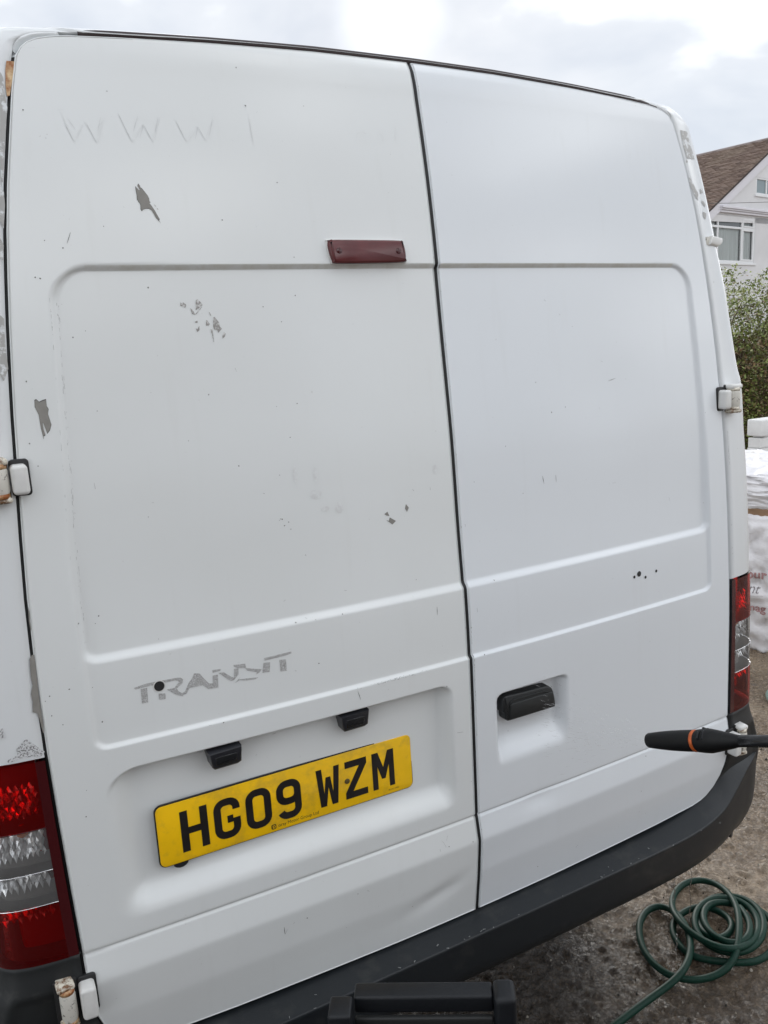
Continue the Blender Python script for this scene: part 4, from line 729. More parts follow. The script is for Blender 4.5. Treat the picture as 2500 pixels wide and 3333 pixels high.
for u in(-.035,.347):
    c=PWO+pb*u+pn*.0+Vector((0,0,.09)); n_=24
    P=[[c+pb*a+pn*(r*math.cos(t))+Vector((0,0,r*math.sin(t))) for a,r in((-.018,.0),(-.018,.07),(-.012,.085),(.012,.085),(.018,.07),(.018,0))] for t in np.linspace(0,2*math.pi,n_+1)[:-1]]
    obj('transport_wheel',grid([[tuple(q) for q in r] for r in P],closeu=True),M['tyre'],washer)
# ------------------------------------------------------------------ spray lance
T0=Vector((.2577,-.2362,1.0528)); T1=Vector((.3036,-.4687,1.1376)); ax=(T1-T0)/390.   # metres per unit along the lance
sc=.645e-3
lance=empty('spray_lance',tuple(T0),'black pressure washer lance with an orange ring, spraying at the van','spray lance')
def at(px): return T0+ax*px
prof=[(0,.5),(.3,19),(1.2,22),(5,24),(22,26),(50,29),(90,32),(130,33.5),(158,34),(159.5,32),(176,32),(177.5,35),(200,37),(218,37.5),(240,33),(262,28),(285,23),(300,19),(312,18)]
obj('nozzle',tube([at(p) for p,r in prof],[max(r,.1)*.93*sc for p,r in prof],28),M['gloss'] if 0 else mat('lance_plastic',(.006,.0065,.007),.5,spec=.3,bump=(300,.2,.0005)),lance,sharp=50)
obj('orange_ring',tube([at(162),at(164.5),at(171),at(173.5)],[30*sc,32*sc,32*sc,30*sc],28),mat('orange_plastic',(.52,.105,.02),.4,noise=(150,.3)),lance)
obj('nozzle_bore',tube([at(-.6),at(2)],[7*sc,8*sc],16),M['dark'],lance)
side=ax.normalized().cross(Vector((0,0,1))).normalized(); upv=side.cross(ax.normalized()).normalized()
for k in range(6):
    p=at(196+k*14); r=(37-k*2.9)*sc
    for sg in(-1,1):
        
        obj('grip_rib',tube([p+(side*math.cos(a)+upv*math.sin(a))*(r*.93+.0008) for a in np.linspace(math.radians(25 if sg>0 else 105),math.radians(75 if sg>0 else 155),7)],.0021,6),DP,lance)
tb=[at(300),at(390),at(700),at(1100)]; obj('lance_tube',tube(tb,[17*sc]*4,18),M['gloss'],lance)
gp=[at(1090),at(1110),at(1180),at(1280)]; obj('trigger_gun',tube(gp,[15*sc,30*sc,34*sc,30*sc],18),M['plastic'],lance)
obj('pistol_grip',tube([at(1250),at(1270)+Vector((0,0,-.07)),at(1300)+Vector((0,0,-.15))],[.022,.020,.024],16),M['plastic'],lance)
# water: faint spray and two runs off the bumper
wm=bpy.data.materials.new('water'); wm.use_nodes=True; t_=wm.node_tree; t_.nodes.clear(); N=t_.nodes.new
o_=N('ShaderNodeOutputMaterial'); tr=N('ShaderNodeBsdfTransparent'); gl=N('ShaderNodeBsdfGlossy'); gl.inputs['Roughness'].default_value=.05; ms=N('ShaderNodeMixShader'); ms.inputs[0].default_value=.5
t_.links.new(tr.outputs[0],ms.inputs[1]); t_.links.new(gl.outputs[0],ms.inputs[2]); t_.links.new(ms.outputs[0],o_.inputs['Surface'])
mb=MB(); target=Vector((.16,.0,1.035)); dd=(target-T0).normalized(); sx_=dd.cross(Vector((0,0,1))).normalized(); sz_=sx_.cross(dd)
for k in range(260):
    q=random.random()**.7; L_len=(target-T0).length*.92; spread=.014+q*.085
    c=T0+dd*(L_len*q)+sx_*random.gauss(0,spread*.25)+sz_*random.gauss(0,spread*.5)
    dr=(c-T0+dd*.05).normalized(); l=random.uniform(.002,.009); r=random.uniform(.00014,.00036)
    mb.add(*tube([c-dr*l,c,c+dr*l],[r*.2,r,r*.2],4,False))
o=obj('water_spray',mb.vf(),wm,org=tuple(T0),kind='stuff'); o['label']='faint fan of water drops from the lance nozzle'
mb=MB()
for x,y,z0,z1 in((.702,.034,.437,.27),(.640,.034,.437,.36),(.655,.036,.25,.20)):
    n_=14; P=[(x+.002*math.sin(k*.9),y+.001*math.cos(k),z0+(z1-z0)*k/n_) for k in range(n_+1)]; mb.add(*tube(P,[.0006+.0011*abs(math.sin(k*.8+1)) for k in range(n_+1)],6))
o=obj('water_drips',mb.vf(),wm,org=(.67,.034,.3),kind='stuff'); o['label']='thin runs of water dripping off the black bumper'
# ------------------------------------------------------------------ hose
hm=mat('green_hose',(.012,.055,.040),.5,spec=.22); t=hm.node_tree; p=t.nodes['Principled BSDF']
tc=t.nodes.new('ShaderNodeTexCoord'); ch=t.nodes.new('ShaderNodeTexVoronoi'); ch.inputs['Scale'].default_value=330; t.links.new(tc.outputs['Object'],ch.inputs['Vector'])
mx_=t.nodes.new('ShaderNodeMix'); mx_.data_type='RGBA'; mx_.inputs['A'].default_value=(.007,.052,.034,1); mx_.inputs['B'].default_value=(.003,.024,.015,1)
mr_=t.nodes.new('ShaderNodeMapRange'); mr_.inputs['From Min'].default_value=.1; mr_.inputs['From Max'].default_value=.6; t.links.new(ch.outputs['Distance'],mr_.inputs['Value']); t.links.new(mr_.outputs[0],mx_.inputs['Factor']); t.links.new(mx_.outputs['Result'],p.inputs['Base Color'])
bn=t.nodes.new('ShaderNodeBump'); bn.inputs['Strength'].default_value=.2; bn.inputs['Distance'].default_value=.001; t.links.new(ch.outputs['Distance'],bn.inputs['Height']); t.links.new(bn.outputs[0],p.inputs['Normal'])
H=np.array(FEAT['hose'],float); H[:,2]=H[:,2]+.006
# smooth the traced centre line
for _ in range(2):
    H[1:-1]=H[1:-1]*.6+(H[:-2]+H[2:])*.2
Hc=catmull(H,8)
for _ in range(6): Hc[1:-1]=Hc[1:-1]*.5+(Hc[:-2]+Hc[2:])*.25
o=obj('garden_hose',tube(Hc,.0102,14),hm,org=(float(H[40,0]),float(H[40,1]),0)); tag(o,'dark green garden hose in a loose coil on wet concrete beside the van','hose')
# ------------------------------------------------------------------ grit on the concrete
gmx=[mat('grit_pale',(.34,.31,.26),.7),mat('grit_dark',(.03,.026,.02),.8)]
for q,mm in enumerate(gmx):
    mb=MB()
    for k in range(1600 if q==0 else 900):
        x=random.uniform(-.3,3.6); y=random.uniform(-.9,2.4)
        if x<.9 and y>.2: y-=.7
        r=random.uniform(.0018,.0048) if random.random()<.88 else random.uniform(.005,.009)
        a=random.uniform(0,6.28); n_=5; top=(x,y,r*.7+.003)
        ring=[(x+r*random.uniform(.6,1.2)*math.cos(a+k2*6.283/n_),y+r*random.uniform(.5,1.0)*math.sin(a+k2*6.283/n_),-.002) for k2 in range(n_)]
        mb.add(ring+[top],[(k2,(k2+1)%n_,n_) for k2 in range(n_)])
    obj('grit',mb.vf(),mm,kind='stuff',smooth=False)
# ------------------------------------------------------------------ house
HO=Vector((17.27,13.68,0)); az=math.radians(79.5); he=Vector((math.sin(az),math.cos(az),0)); hn=Vector((-he.y,he.x,0))
house=empty('gabled_house',tuple(HO),'white rendered house with brown tiled roof and white bargeboard behind the hedge','house')
def hw(vf):
    v,f=vf; return np.array([tuple(HO+he*a+hn*b+Vector((0,0,c))) for a,b,c in v]),f
render=mat('grey_white_render',(.66,.66,.67),.85,noise=(1.5,.06),bump=(40,.3,.01)); barge=mat('white_fascia',(.66,.65,.69),.5); upvc=mat('white_window_frame',(.72,.73,.74),.35)
AP=(2.95,6.91); 
def ZL(u): return AP[1]-abs(u-AP[0])*.570
wl,wr=-1.1,7.0
v=[];pts=[(wl,0),(wr,0),(wr,ZL(wr)-.1),(AP[0],AP[1]-.1),(wl,ZL(wl)-.1)]
v=[(a,.10,b) for a,b in pts]+[(a,9.4,b) for a,b in pts]; n_=5
def hw2(vf):
    v,f=vf; v=np.array(v,float); v[:,1]-=.085; return hw((v,f))
# the front wall is pierced for its windows: built of strips round them
LW=(-1.0,1.50,3.53,4.71); UW=(1.49,2.75,5.30,5.73)
mb=MB()
def quad(a0,a1,b0,b1): mb.add([(a0,.10,b0),(a1,.10,b0),(a1,.10,b1),(a0,.10,b1)],[(0,1,2,3)])
quad(wl,wr,0,LW[2]); quad(wl,LW[0],LW[2],LW[3]); quad(LW[1],wr,LW[2],LW[3])
ztop=ZL(wl)-.1
mb.add([(wl,.10,LW[3]-.0),(wl,.10,min(ztop,4.69)),(wr,.10,4.69),(wr,.10,4.69)],[(0,1,2)])
# gable part
def zr(u): return ZL(u)-.1
us=[-1.1,UW[0],UW[1],AP[0],wr]
lo=4.69
uA=AP[0]-(AP[1]-.1-lo)/.570; uB=AP[0]+(AP[1]-.1-lo)/.570
mb.add([(uA,.10,lo),(UW[0],.10,lo),(UW[0],.10,zr(UW[0]))],[(0,1,2)])
quad(UW[0],UW[1],lo,UW[2]); mb.add([(UW[0],.10,UW[3]),(UW[1],.10,UW[3]),(UW[1],.10,zr(UW[1])),(UW[0],.10,zr(UW[0]))],[(0,1,2,3)])
mb.add([(UW[1],.10,lo),(uB,.10,lo),(AP[0],.10,AP[1]-.1),(UW[1],.10,zr(UW[1]))],[(0,1,2,3)])
mb.add([(wl,.10,0),(wl,9.4,0),(wl,9.4,ztop),(wl,.10,ztop)],[(0,1,2,3)]); mb.add([(wr,.10,0),(wr,9.4,0),(wr,9.4,ztop),(wr,.10,ztop)],[(0,1,2,3)])
mb.add([(wl,9.4,0),(wr,9.4,0),(wr,9.4,ztop),(AP[0],9.4,AP[1]-.1),(wl,9.4,ztop)],[(0,1,2,3,4)])
for (a0,a1,b0,b1) in(LW,UW):
    for q in(((a0,.10,b0),(a1,.10,b0),(a1,.24,b0),(a0,.24,b0)),((a0,.10,b1),(a1,.10,b1),(a1,.24,b1),(a0,.24,b1)),((a0,.10,b0),(a0,.10,b1),(a0,.24,b1),(a0,.24,b0)),((a1,.10,b0),(a1,.10,b1),(a1,.24,b1),(a1,.24,b0))): mb.add(q,[(0,1,2,3)])
obj('wall',hw2(mb.vf()),render,house,smooth=False)
# moulded band between the storeys
for z0,z1,y0 in((4.745,4.80,.04),(4.80,4.84,.01),(4.84,4.90,-.02)): obj('string_course',hw2(boxvf((3.2,(y0+.10)/2,(z0+z1)/2),(7.1,.10-y0,z1-z0-.002),.006)),mat('weathered_mould',(.36,.36,.345),.8,noise=(3,.2)) if z0==4.74 else barge,house,smooth=False)
# bargeboards and verge
eu=-1.45
for sg in(-1,1):
    ue=AP[0]+sg*(AP[0]-eu)
    P=[(AP[0],AP[1]-.01),(ue,ZL(ue)-.01),(ue,ZL(ue)-.27),(AP[0],AP[1]-.27)]
    obj('bargeboard',hw(([(a,y,b) for y in(-.03,.005) for a,b in P],[(0,1,2,3),(7,6,5,4),(0,4,5,1),(1,5,6,2),(2,6,7,3)])),barge,house,smooth=False)
    P=[(AP[0],AP[1]+.045),(ue,ZL(ue)+.045),(ue,ZL(ue)-.008),(AP[0],AP[1]-.008)]
    obj('verge',hw(([(a,y,b) for y in(-.06,.02) for a,b in P],[(0,1,2,3),(7,6,5,4),(0,4,5,1),(1,5,6,2),(2,6,7,3)])),mat('dark_verge',(.045,.035,.032),.8),house,smooth=False)
    # soffit
    obj('roof_deck',hw(([(AP[0],-.03,AP[1]-.0),(ue,-.03,ZL(ue)),(ue,9.6,ZL(ue)),(AP[0],9.6,AP[1])],[(0,1,2,3)])),M['dark'],house,smooth=False)
# roof tiles
tm=bpy.data.materials.new('roof_tile'); tm.use_nodes=True; t=tm.node_tree; p=t.nodes['Principled BSDF']; p.inputs['Roughness'].default_value=.8
ge=t.nodes.new('ShaderNodeNewGeometry'); cr=t.nodes.new('ShaderNodeValToRGB'); e=cr.color_ramp.elements; e[0].color=(.105,.066,.050,1); e[1].color=(.20,.14,.108,1); e[1].position=1
x_=cr.color_ramp.elements.new(.5); x_.color=(.15,.10,.075,1)
t.links.new(ge.outputs['Random Per Island'],cr.inputs['Fac'])
nn_=t.nodes.new('ShaderNodeTexNoise'); nn_.inputs['Scale'].default_value=.9; tc=t.nodes.new('ShaderNodeTexCoord'); t.links.new(tc.outputs['Object'],nn_.inputs['Vector'])
m2=t.nodes.new('ShaderNodeMix'); m2.data_type='RGBA'; m2.inputs['B'].default_value=(.23,.18,.13,1); mr_=t.nodes.new('ShaderNodeMapRange'); mr_.inputs['From Min'].default_value=.5; mr_.inputs['From Max'].default_value=.75; mr_.inputs['To Max'].default_value=.6
t.links.new(nn_.outputs['Fac'],mr_.inputs['Value']); t.links.new(mr_.outputs[0],m2.inputs['Factor']); t.links.new(cr.outputs['Color'],m2.inputs['A']); t.links.new(m2.outputs['Result'],p.inputs['Base Color'])
rl=math.hypot(AP[0]-eu,(AP[0]-eu)*.570); sl_=Vector((-(AP[0]-eu),0,-(AP[0]-eu)*.570)).normalized(); nr=Vector((-.570,0,1)).normalized()
for sg in(-1,1):
    mb=MB(); nc=54
    for c in range(nc):
        d0=rl*c/nc; d1=d0+rl/nc+.03
        y=-.055-(c%2)*.08
        while y<9.6:
            wt=.165 if sg<0 else .66; y2=min(y+wt-.006,9.6); j=random.uniform(-.006,.007); th=.03
            if y2>-.055:
                ya=max(y,-.055); q=[]
                for d,h0 in((d0,.018),(d1,.034+j)):
                    for yy in(ya,y2):
                        for hh in(h0-th,h0):
                            w_=Vector((AP[0],yy,AP[1]+.02))+sl_*d+nr*hh
                            q.append((w_.x if sg<0 else 2*AP[0]-w_.x,w_.y,w_.z))
                mb.add(q,[(1,3,7,5),(5,7,6,4),(0,1,5,4),(2,6,7,3),(0,2,3,1)])
            y+=wt
    obj('roof_tiles',hw(mb.vf()),tm,house,smooth=False,kind='stuff')
for k in range(21):
    y=-.06+k*.46; P=[[(AP[0]+.13*math.cos(a),yy,AP[1]-.04+.09*math.sin(a)) for a in np.linspace(-.2,3.34,9)] for yy in(y,y+.455)]
    obj('ridge_tile',hw(grid(P)),mat('ridge_grey',(.25,.21,.20),.85) if k==0 else bpy.data.materials['ridge_grey'],house)
# windows
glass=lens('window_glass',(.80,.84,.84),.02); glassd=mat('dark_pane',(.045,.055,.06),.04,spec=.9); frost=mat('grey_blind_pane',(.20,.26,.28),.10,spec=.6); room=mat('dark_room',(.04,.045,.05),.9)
def win(name,a0,a1,b0,b1,mus,trans,fw=.055):
    w=obj(name,hw2(boxvf(((a0+a1)/2,.155,b0-.03),(a1-a0+.14,.17,.055),.006)),upvc,house,smooth=False)
    def bar(nm,x0,x1,z0,z1,y=.13,d=.05): obj(nm,hw2(boxvf(((x0+x1)/2,y,(z0+z1)/2),(x1-x0,d,z1-z0),.006)),upvc,w,smooth=False)
    bar('frame_rail',a0,a1,b0,b0+fw); bar('frame_rail',a0,a1,b1-fw,b1); bar('frame_post',a0,a0+fw,b0+fw,b1-fw); bar('frame_post',a1-fw,a1,b0+fw,b1-fw)
    xs=[a0+fw]+[q for m_ in mus for q in(m_-.03,m_+.03)]+[a1-fw]
    for m_ in mus: bar('mullion',m_-.03,m_+.03,b0+fw,b1-fw)
    for i in range(0,len(xs),2):
        if trans:
            bar('transom',xs[i],xs[i+1],trans-.028,trans+.028,.131)
    return w,xs
w,xs=win('window',LW[0],LW[1],LW[2],LW[3],(-.345,.845),4.405)
cm=mat('net_curtain',(.88,.88,.87),.9)
for i in range(0,len(xs),2):
    for z0,z1,up in((LW[2]+.055,4.377,0),(4.433,LW[3]-.055,1)):
        dk=up and i==2
        obj('pane',hw2(([(xs[i],.135,z0),(xs[i+1],.135,z0),(xs[i+1],.135,z1),(xs[i],.135,z1)],[(0,1,2,3)])),glassd if dk else glass,w,smooth=False)
    if i==4: # opening casement has its own sash
        for z0,z1 in((LW[2]+.055,4.377),(4.433,LW[3]-.055)):
            for q in((xs[i],xs[i]+.04,z0,z1),(xs[i+1]-.04,xs[i+1],z0,z1),(xs[i]+.04,xs[i+1]-.04,z0,z0+.04),(xs[i]+.04,xs[i+1]-.04,z1-.04,z1)):
                obj('sash',hw2(boxvf(((q[0]+q[1])/2,.118,(q[2]+q[3])/2),(q[1]-q[0],.04,q[3]-q[2]),.005)),upvc,w,smooth=False)
    P=[[(x,.20+.022*math.sin(x*95+math.sin(x*31)*2)+.008*math.sin(x*230),z) for x in np.linspace(xs[i],xs[i+1],90)] for z in(LW[2]+.05,4.0,LW[3]-.05)]
    if i!=2: obj('curtain',hw2(grid(P)),cm,w)
    else:
        P=[[(a,b,min(c,4.39)) for a,b,c in r] for r in P]; obj('curtain',hw2(grid(P)),cm,w)
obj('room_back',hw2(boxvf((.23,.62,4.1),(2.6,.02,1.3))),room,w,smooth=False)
w,xs=win('window',UW[0],UW[1],UW[2],UW[3],(2.06,),None,.045)
for i in range(0,len(xs),2): obj('pane',hw2(([(xs[i],.135,UW[2]+.045),(xs[i+1],.135,UW[2]+.045),(xs[i+1],.135,UW[3]-.045),(xs[i],.135,UW[3]-.045)],[(0,1,2,3)])),frost,w,smooth=False)
# overhead cable
cb=[Vector((8.0,11.0,4.15)),Vector((14.90,12.10,4.56)),Vector((16.87,12.10,4.69)),Vector((24,12.6,5.25))]
pc=[]
for k in range(41):
    t_=k/40; a=cb[0].lerp(cb[3],t_); pc.append((a.x,a.y,a.z-.0*math.sin(t_*3.14)))
zc=np.interp([p_[0] for p_ in pc],[8,14.9,16.87,24],[4.22,4.565,4.69,5.2]); pc=[(a,b,float(c)) for (a,b,_),c in zip(pc,zc)]
o=obj('overhead_cable',tube(pc,.006,6),mat('cable_grey',(.12,.12,.12),.6),org=(16,12.1,4.6)); tag(o,'thin grey cable strung across the white gable','cable')
# ------------------------------------------------------------------ hedge
hedge=empty('hedge',(7.2,5.2,0),'loose leafy hedge, cream and green leaves on brown twigs, below the house window','hedge')
def leafmat(name,cols):
    m=bpy.data.materials.new(name); m.use_nodes=True; t=m.node_tree; p=t.nodes['Principled BSDF']; p.inputs['Roughness'].default_value=.45
    ge=t.nodes.new('ShaderNodeNewGeometry'); cr=t.nodes.new('ShaderNodeValToRGB'); cr.color_ramp.interpolation='LINEAR'
    for i,c in enumerate(cols):
        el=cr.color_ramp.elements[i] if i<2 else cr.color_ramp.elements.new(i/(len(cols)-1)); el.position=i/(len(cols)-1) if i!=1 or len(cols)==2 else 1/(len(cols)-1); el.color=(*c,1)
    t.links.new(ge.outputs['Random Per Island'],cr.inputs['Fac']); t.links.new(cr.outputs['Color'],p.inputs['Base Color']); return m
def htop(x): return 2.36+.10*math.sin(x*5.1)+.06*math.sin(x*13+1)-.16*math.exp(-((x-6.98)/.09)**2)
def leaf(mb,c,l,wd):
    d=Vector((random.gauss(0,1),random.gauss(0,1),random.gauss(-.1,.7))).normalized(); s_=d.cross(Vector((random.gauss(0,.4),random.gauss(0,.4),1))).normalized(); n=d.cross(s_)
    c=Vector(c); a=c-d*l*.5; b=c+d*l*.5+n*l*-.12; e1=c+s_*wd+n*wd*.35-d*l*.05; e2=c-s_*wd+n*wd*.35-d*l*.05
    mb.add([a,e1,b,e2,c+d*l*.02],[(0,1,4),(1,2,4),(2,3,4),(3,0,4)])
L1,L2,L3=MB(),MB(),MB()
cl=[(random.uniform(5.7,9.0),random.uniform(4.7,5.5),random.uniform(.1,2.4),0) for _ in range(1500)]
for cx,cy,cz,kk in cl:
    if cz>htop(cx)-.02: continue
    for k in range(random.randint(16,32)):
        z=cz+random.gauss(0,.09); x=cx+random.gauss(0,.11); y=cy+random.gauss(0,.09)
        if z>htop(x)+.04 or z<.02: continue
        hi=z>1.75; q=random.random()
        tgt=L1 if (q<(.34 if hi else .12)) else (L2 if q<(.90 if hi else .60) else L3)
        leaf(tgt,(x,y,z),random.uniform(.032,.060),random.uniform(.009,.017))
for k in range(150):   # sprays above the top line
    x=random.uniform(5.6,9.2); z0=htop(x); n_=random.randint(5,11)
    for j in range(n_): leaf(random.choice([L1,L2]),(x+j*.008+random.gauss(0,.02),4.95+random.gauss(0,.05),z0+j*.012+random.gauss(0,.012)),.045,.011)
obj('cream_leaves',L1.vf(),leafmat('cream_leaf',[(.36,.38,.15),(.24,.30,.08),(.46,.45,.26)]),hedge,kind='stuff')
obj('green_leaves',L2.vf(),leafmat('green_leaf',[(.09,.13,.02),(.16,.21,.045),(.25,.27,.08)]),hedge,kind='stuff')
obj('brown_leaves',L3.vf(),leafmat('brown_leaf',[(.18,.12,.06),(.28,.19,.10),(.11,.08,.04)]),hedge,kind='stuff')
mb=MB()
for k in range(500):
    x=random.uniform(5.4,9.4); y=random.uniform(4.85,5.7); z=random.uniform(0,1.9); P=[Vector((x,y,z))]
    d=Vector((random.gauss(0,.5),random.gauss(0,.3),1)).normalized()
    for j in range(4): d=(d+Vector((random.gauss(0,.35),random.gauss(0,.25),random.gauss(0,.2)))).normalized(); P.append(P[-1]+d*random.uniform(.08,.16))
    P=[q for q in P if q.z<htop(q.x)+.03]
    if len(P)>1: mb.add(*tube(P,[random.uniform(.002,.0045)]*len(P),4,False))
for k in range(7):
    x=5.7+k*.55; P=[(x,5.2,0),(x+.05,5.18,.6),(x-.04,5.24,1.2),(x+.06,5.2,1.8)]; mb.add(*tube(P,[.03,.024,.016,.008],8,False))
obj('twigs',mb.vf(),mat('twig_brown',(.10,.068,.045),.85),hedge,kind='stuff')
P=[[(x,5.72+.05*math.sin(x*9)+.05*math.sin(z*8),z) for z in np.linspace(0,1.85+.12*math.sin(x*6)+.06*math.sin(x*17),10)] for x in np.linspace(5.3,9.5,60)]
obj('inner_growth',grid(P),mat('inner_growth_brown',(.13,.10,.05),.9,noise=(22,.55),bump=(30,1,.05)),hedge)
# ------------------------------------------------------------------ white painted wall end
wall=empty('painted_brick_wall',(4.7,2.7,0),'white painted brick wall end standing behind the rubble sacks','wall')
wm_=mat('masonry_paint',(.68,.68,.67),.75,bump=(90,.8,.004),noise=(6,.06),dirt=(22,.66,.75,(.33,.31,.28)))
obj('mortar',boxvf((4.875,2.66,.53),(1.04,.095,1.055),.002),wm_,wall,smooth=False)
bmesh_cache={}
for c in range(14):
    z=.0375+c*.075; offs=0 if c%2 else .1125
    xl=4.305-max(0,1.06-z)*.12; x=xl-offs
    while x<5.30:
        x0=max(x,xl+random.uniform(-.006,.006)); x1=min(x+.215,5.325)
        if x1-x0>.05:
            key=round(x1-x0,3)
            if key not in bmesh_cache:
                vv,ff=boxvf((0,0,0),(x1-x0,.108,.0720),.004,None,1); me=bpy.data.meshes.new('brick'); me.from_pydata(vv.tolist(),[],[tuple(q) for q in ff]); me.materials.append(wm_); bmesh_cache[key]=me
            b=bpy.data.objects.new('brick',bmesh_cache[key]); COL.objects.link(b); b.parent=wall; b.location=((x0+x1)/2-4.7+random.uniform(-.002,.002),-.045+random.uniform(-.002,.002),z+random.uniform(-.001,.001)); b.rotation_euler=(random.uniform(-.01,.01),0,random.uniform(-.008,.008))
        x+=.225
vv,ff=boxvf((4.875,2.655,1.122),(1.15,.13,.122),.010,None,3)
obj('coping',(vv,ff),wm_,wall,sharp=50)
# ------------------------------------------------------------------ rubble sacks
from mathutils import noise as mnoise
def sack(name,C0,r,n,sx,sy,h,seed,m,amp=.035,topf=None,z0=0):
    """crumpled sack: C0 centre on its base, r / n horizontal axes"""
    bm=bmesh.new(); bmesh.ops.create_cube(bm,size=2); bmesh.ops.subdivide_edges(bm,edges=bm.edges[:],cuts=46,use_grid_fill=True)
    for q in bm.verts:
        a,b,c=q.co; k=1-.10*max(abs(a),abs(b))**8*0
        rad=max(1,(abs(a)**6+abs(b)**6)**(1/6)); a/=rad;b/=rad
        zz=(c+1)/2; bul=1+.07*math.sin(zz*3.14)
        P=Vector((a*sx/2*bul,b*sy/2*bul,zz*h)); 
        pz=Vector((a*1.4,b*1.4,c*.9))+Vector((seed,seed*.7,0))
        w1=1-abs(mnoise.noise(pz*2.1))*2; w2=1-abs(mnoise.noise(pz*Vector((1,1,1)).length*2.9+Vector((3,1,2))))*2; w3=mnoise.noise(pz*11)
        vd=mnoise.voronoi(pz*3.1+Vector((w1,w2,w3))*.25)[0]; vd2=mnoise.voronoi(pz*7.5)[0]; D=amp*(1.1*(vd[1]-vd[0])*-1+.75+.35*(vd2[0]-.4)+.25*w1) if True else amp*(.65*w1+.40*w2+.13*w3-.5)
        nn=Vector((a if abs(a)>.9 else 0,b if abs(b)>.9 else 0,(1 if c>.9 else 0)*.9)); 
        if nn.length: P+=nn.normalized()*D
        if c>.9: P.z+=-.05*(a*a+b*b)*.6
        P.z=max(P.z,.001)
        q.co=Vector(C0)+Vector(r)*P.x+Vector(n)*P.y+Vector((0,0,P.z+z0))
    bm.verts.index_update(); v=[tuple(q.co) for q in bm.verts]; f=[tuple(q.index for q in x.verts) for x in bm.faces]; bm.free()
    return v,f
sm=mat('woven_white_plastic',(.80,.79,.81),.42,bump=(55,.5,.006),noise=(5,.07),dirt=(6,.56,.74,(.40,.36,.29)))
A0=Vector((3.045,1.70,0)); r_=Vector((.55,-.835,0)); n_=Vector((.835,.55,0))
SC0=A0+n_*.45+r_*.05
s1=obj('rubble_sack',sack('a',SC0,r_,n_,.98,.88,.80,3.1,sm,.055),sm,org=tuple(SC0)); tag(s1,'large crumpled white sack with red lettering, standing on the concrete','sack','rubble sacks beyond the van')
s2=obj('rubble_sack',sack('b',SC0+n_*.03+r_*-.02,r_,n_,.96,.86,.21,8.7,sm,.045,None,.83),sm,org=tuple(SC0+Vector((0,0,.83)))); tag(s2,'flattened white sack lying on top of the lettered sack','sack','rubble sacks beyond the van')
cb_=mat('cardboard',(.27,.17,.10),.85,noise=(8,.15))
vv,ff=boxvf((0,0,0),(.62,.70,.055),.004); Rz=Matrix((r_,n_,Vector((0,0,1)))).transposed()
vv=np.array([tuple(SC0+r_*(a+.22)+n_*(b-.10)+Vector((0,0,.805+c+(-.05*(a+.1))*1.0))) for a,b,c in vv]); cbx=obj('cardboard_box',(vv,ff),cb_,org=tuple(SC0+Vector((0,0,.8))),smooth=False); tag(cbx,'brown flattened cardboard wedged between the two white sacks','cardboard')
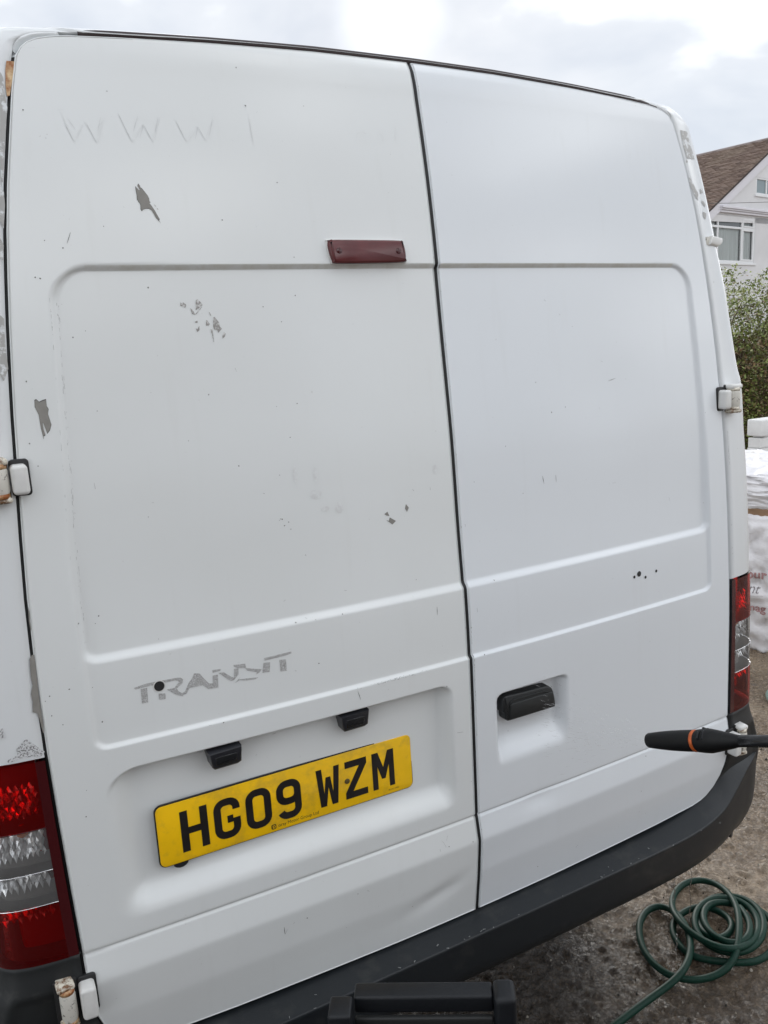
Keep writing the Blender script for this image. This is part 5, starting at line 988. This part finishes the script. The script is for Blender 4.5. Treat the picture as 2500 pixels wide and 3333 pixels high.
# printed lettering on the sack's face
from mathutils.bvhtree import BVHTree
bvh=BVHTree.FromPolygons([Vector(q.co)+s1.location for q in s1.data.vertices],[tuple(p.vertices) for p in s1.data.polygons])
def sacktext(s,size,u,z,m,shear=0,bold=0,rot=0):
    v,f=textmesh(s,size,shear,bold)
    bm=bmesh.new(); vv=[bm.verts.new((a,b,0)) for a,b,c in v]
    for q in f:
        try: bm.faces.new([vv[i] for i in q])
        except ValueError: pass
    bmesh.ops.triangulate(bm,faces=bm.faces)
    for _ in range(2):
        le=[e_ for e_ in bm.edges if e_.calc_length()>.012]
        if le: bmesh.ops.subdivide_edges(bm,edges=le,cuts=1); bmesh.ops.triangulate(bm,faces=bm.faces)
    for q in bm.verts:
        a,b=q.co.x,q.co.y; st_=A0+r_*(u+a*math.cos(rot)-b*math.sin(rot))+Vector((0,0,z+b*math.cos(rot)+a*math.sin(rot)))-n_*.5
        h,nm,ix,ds=bvh.ray_cast(st_,n_)
        q.co=(h if h else st_+n_*.5)-n_*.004
    bm.verts.index_update(); V=[tuple(q.co) for q in bm.verts]; F=[tuple(q.index for q in x.verts) for x in bm.faces]; bm.free()
    return V,F
rd=mat('faded_red_print',(.46,.27,.27),.6,noise=(90,.3)); gy=mat('grey_handwriting',(.22,.20,.21),.6,noise=(90,.3))
obj('printed_word',sacktext('our',.074,-.004,.448,rd,0,.0022),rd,s1); obj('printed_word',sacktext('gent',.070,-.055,.364,gy,.35,-.0005),gy,s1); obj('printed_word',sacktext('manag',.064,-.058,.250,rd,0,.0016),rd,s1)
obj('printed_line',sacktext('_____',.05,-.03,.354,gy,0,-.0016),gy,s1)

# pale hose end at the right edge
P=[(2.66+.17*math.cos(a)*(1+.1*math.sin(a*2)),1.06+.16*math.sin(a),.016+.01*(a>3)) for a in np.linspace(0,5.6,50)]
o=obj('hose_end',tube(P,.011,12),mat('pale_green_hose',(.16,.24,.20),.4),org=(2.66,1.06,0)); tag(o,'pale green loop of hose lying on the concrete beyond the bumper corner','hose')
# unseen house front added behind the camera to darken the van's lower doors
near=empty('sky_blocker',(-1.6,-3.85,0),'dark brick house wall closing the driveway behind the photographer','house wall')
bm_=mat('dark_brick',(.12,.09,.08),.85,noise=(30,.25),bump=(60,.6,.01))
obj('wall',boxvf((-1.9,-4.0,1.4),(6.2,.24,2.8),0),bm_,near,smooth=False)
obj('gutter',boxvf((-1.9,-3.80,2.84),(6.4,.12,.09),.02),M['plastic'],near)
obj('roof',([(-5.1,-3.74,2.88),(1.3,-3.74,2.88),(1.3,-8.4,4.3),(-5.1,-8.4,4.3)],[(0,1,2,3)]),bpy.data.materials['roof_tile'],near,smooth=False)
fr=obj('door',boxvf((-2.6,-3.865,1.03),(.9,.04,2.04),.005),M['paintB'],near); obj('handle',boxvf((-2.25,-3.83,1.02),(.12,.03,.02),.004),M['chrome'],fr)
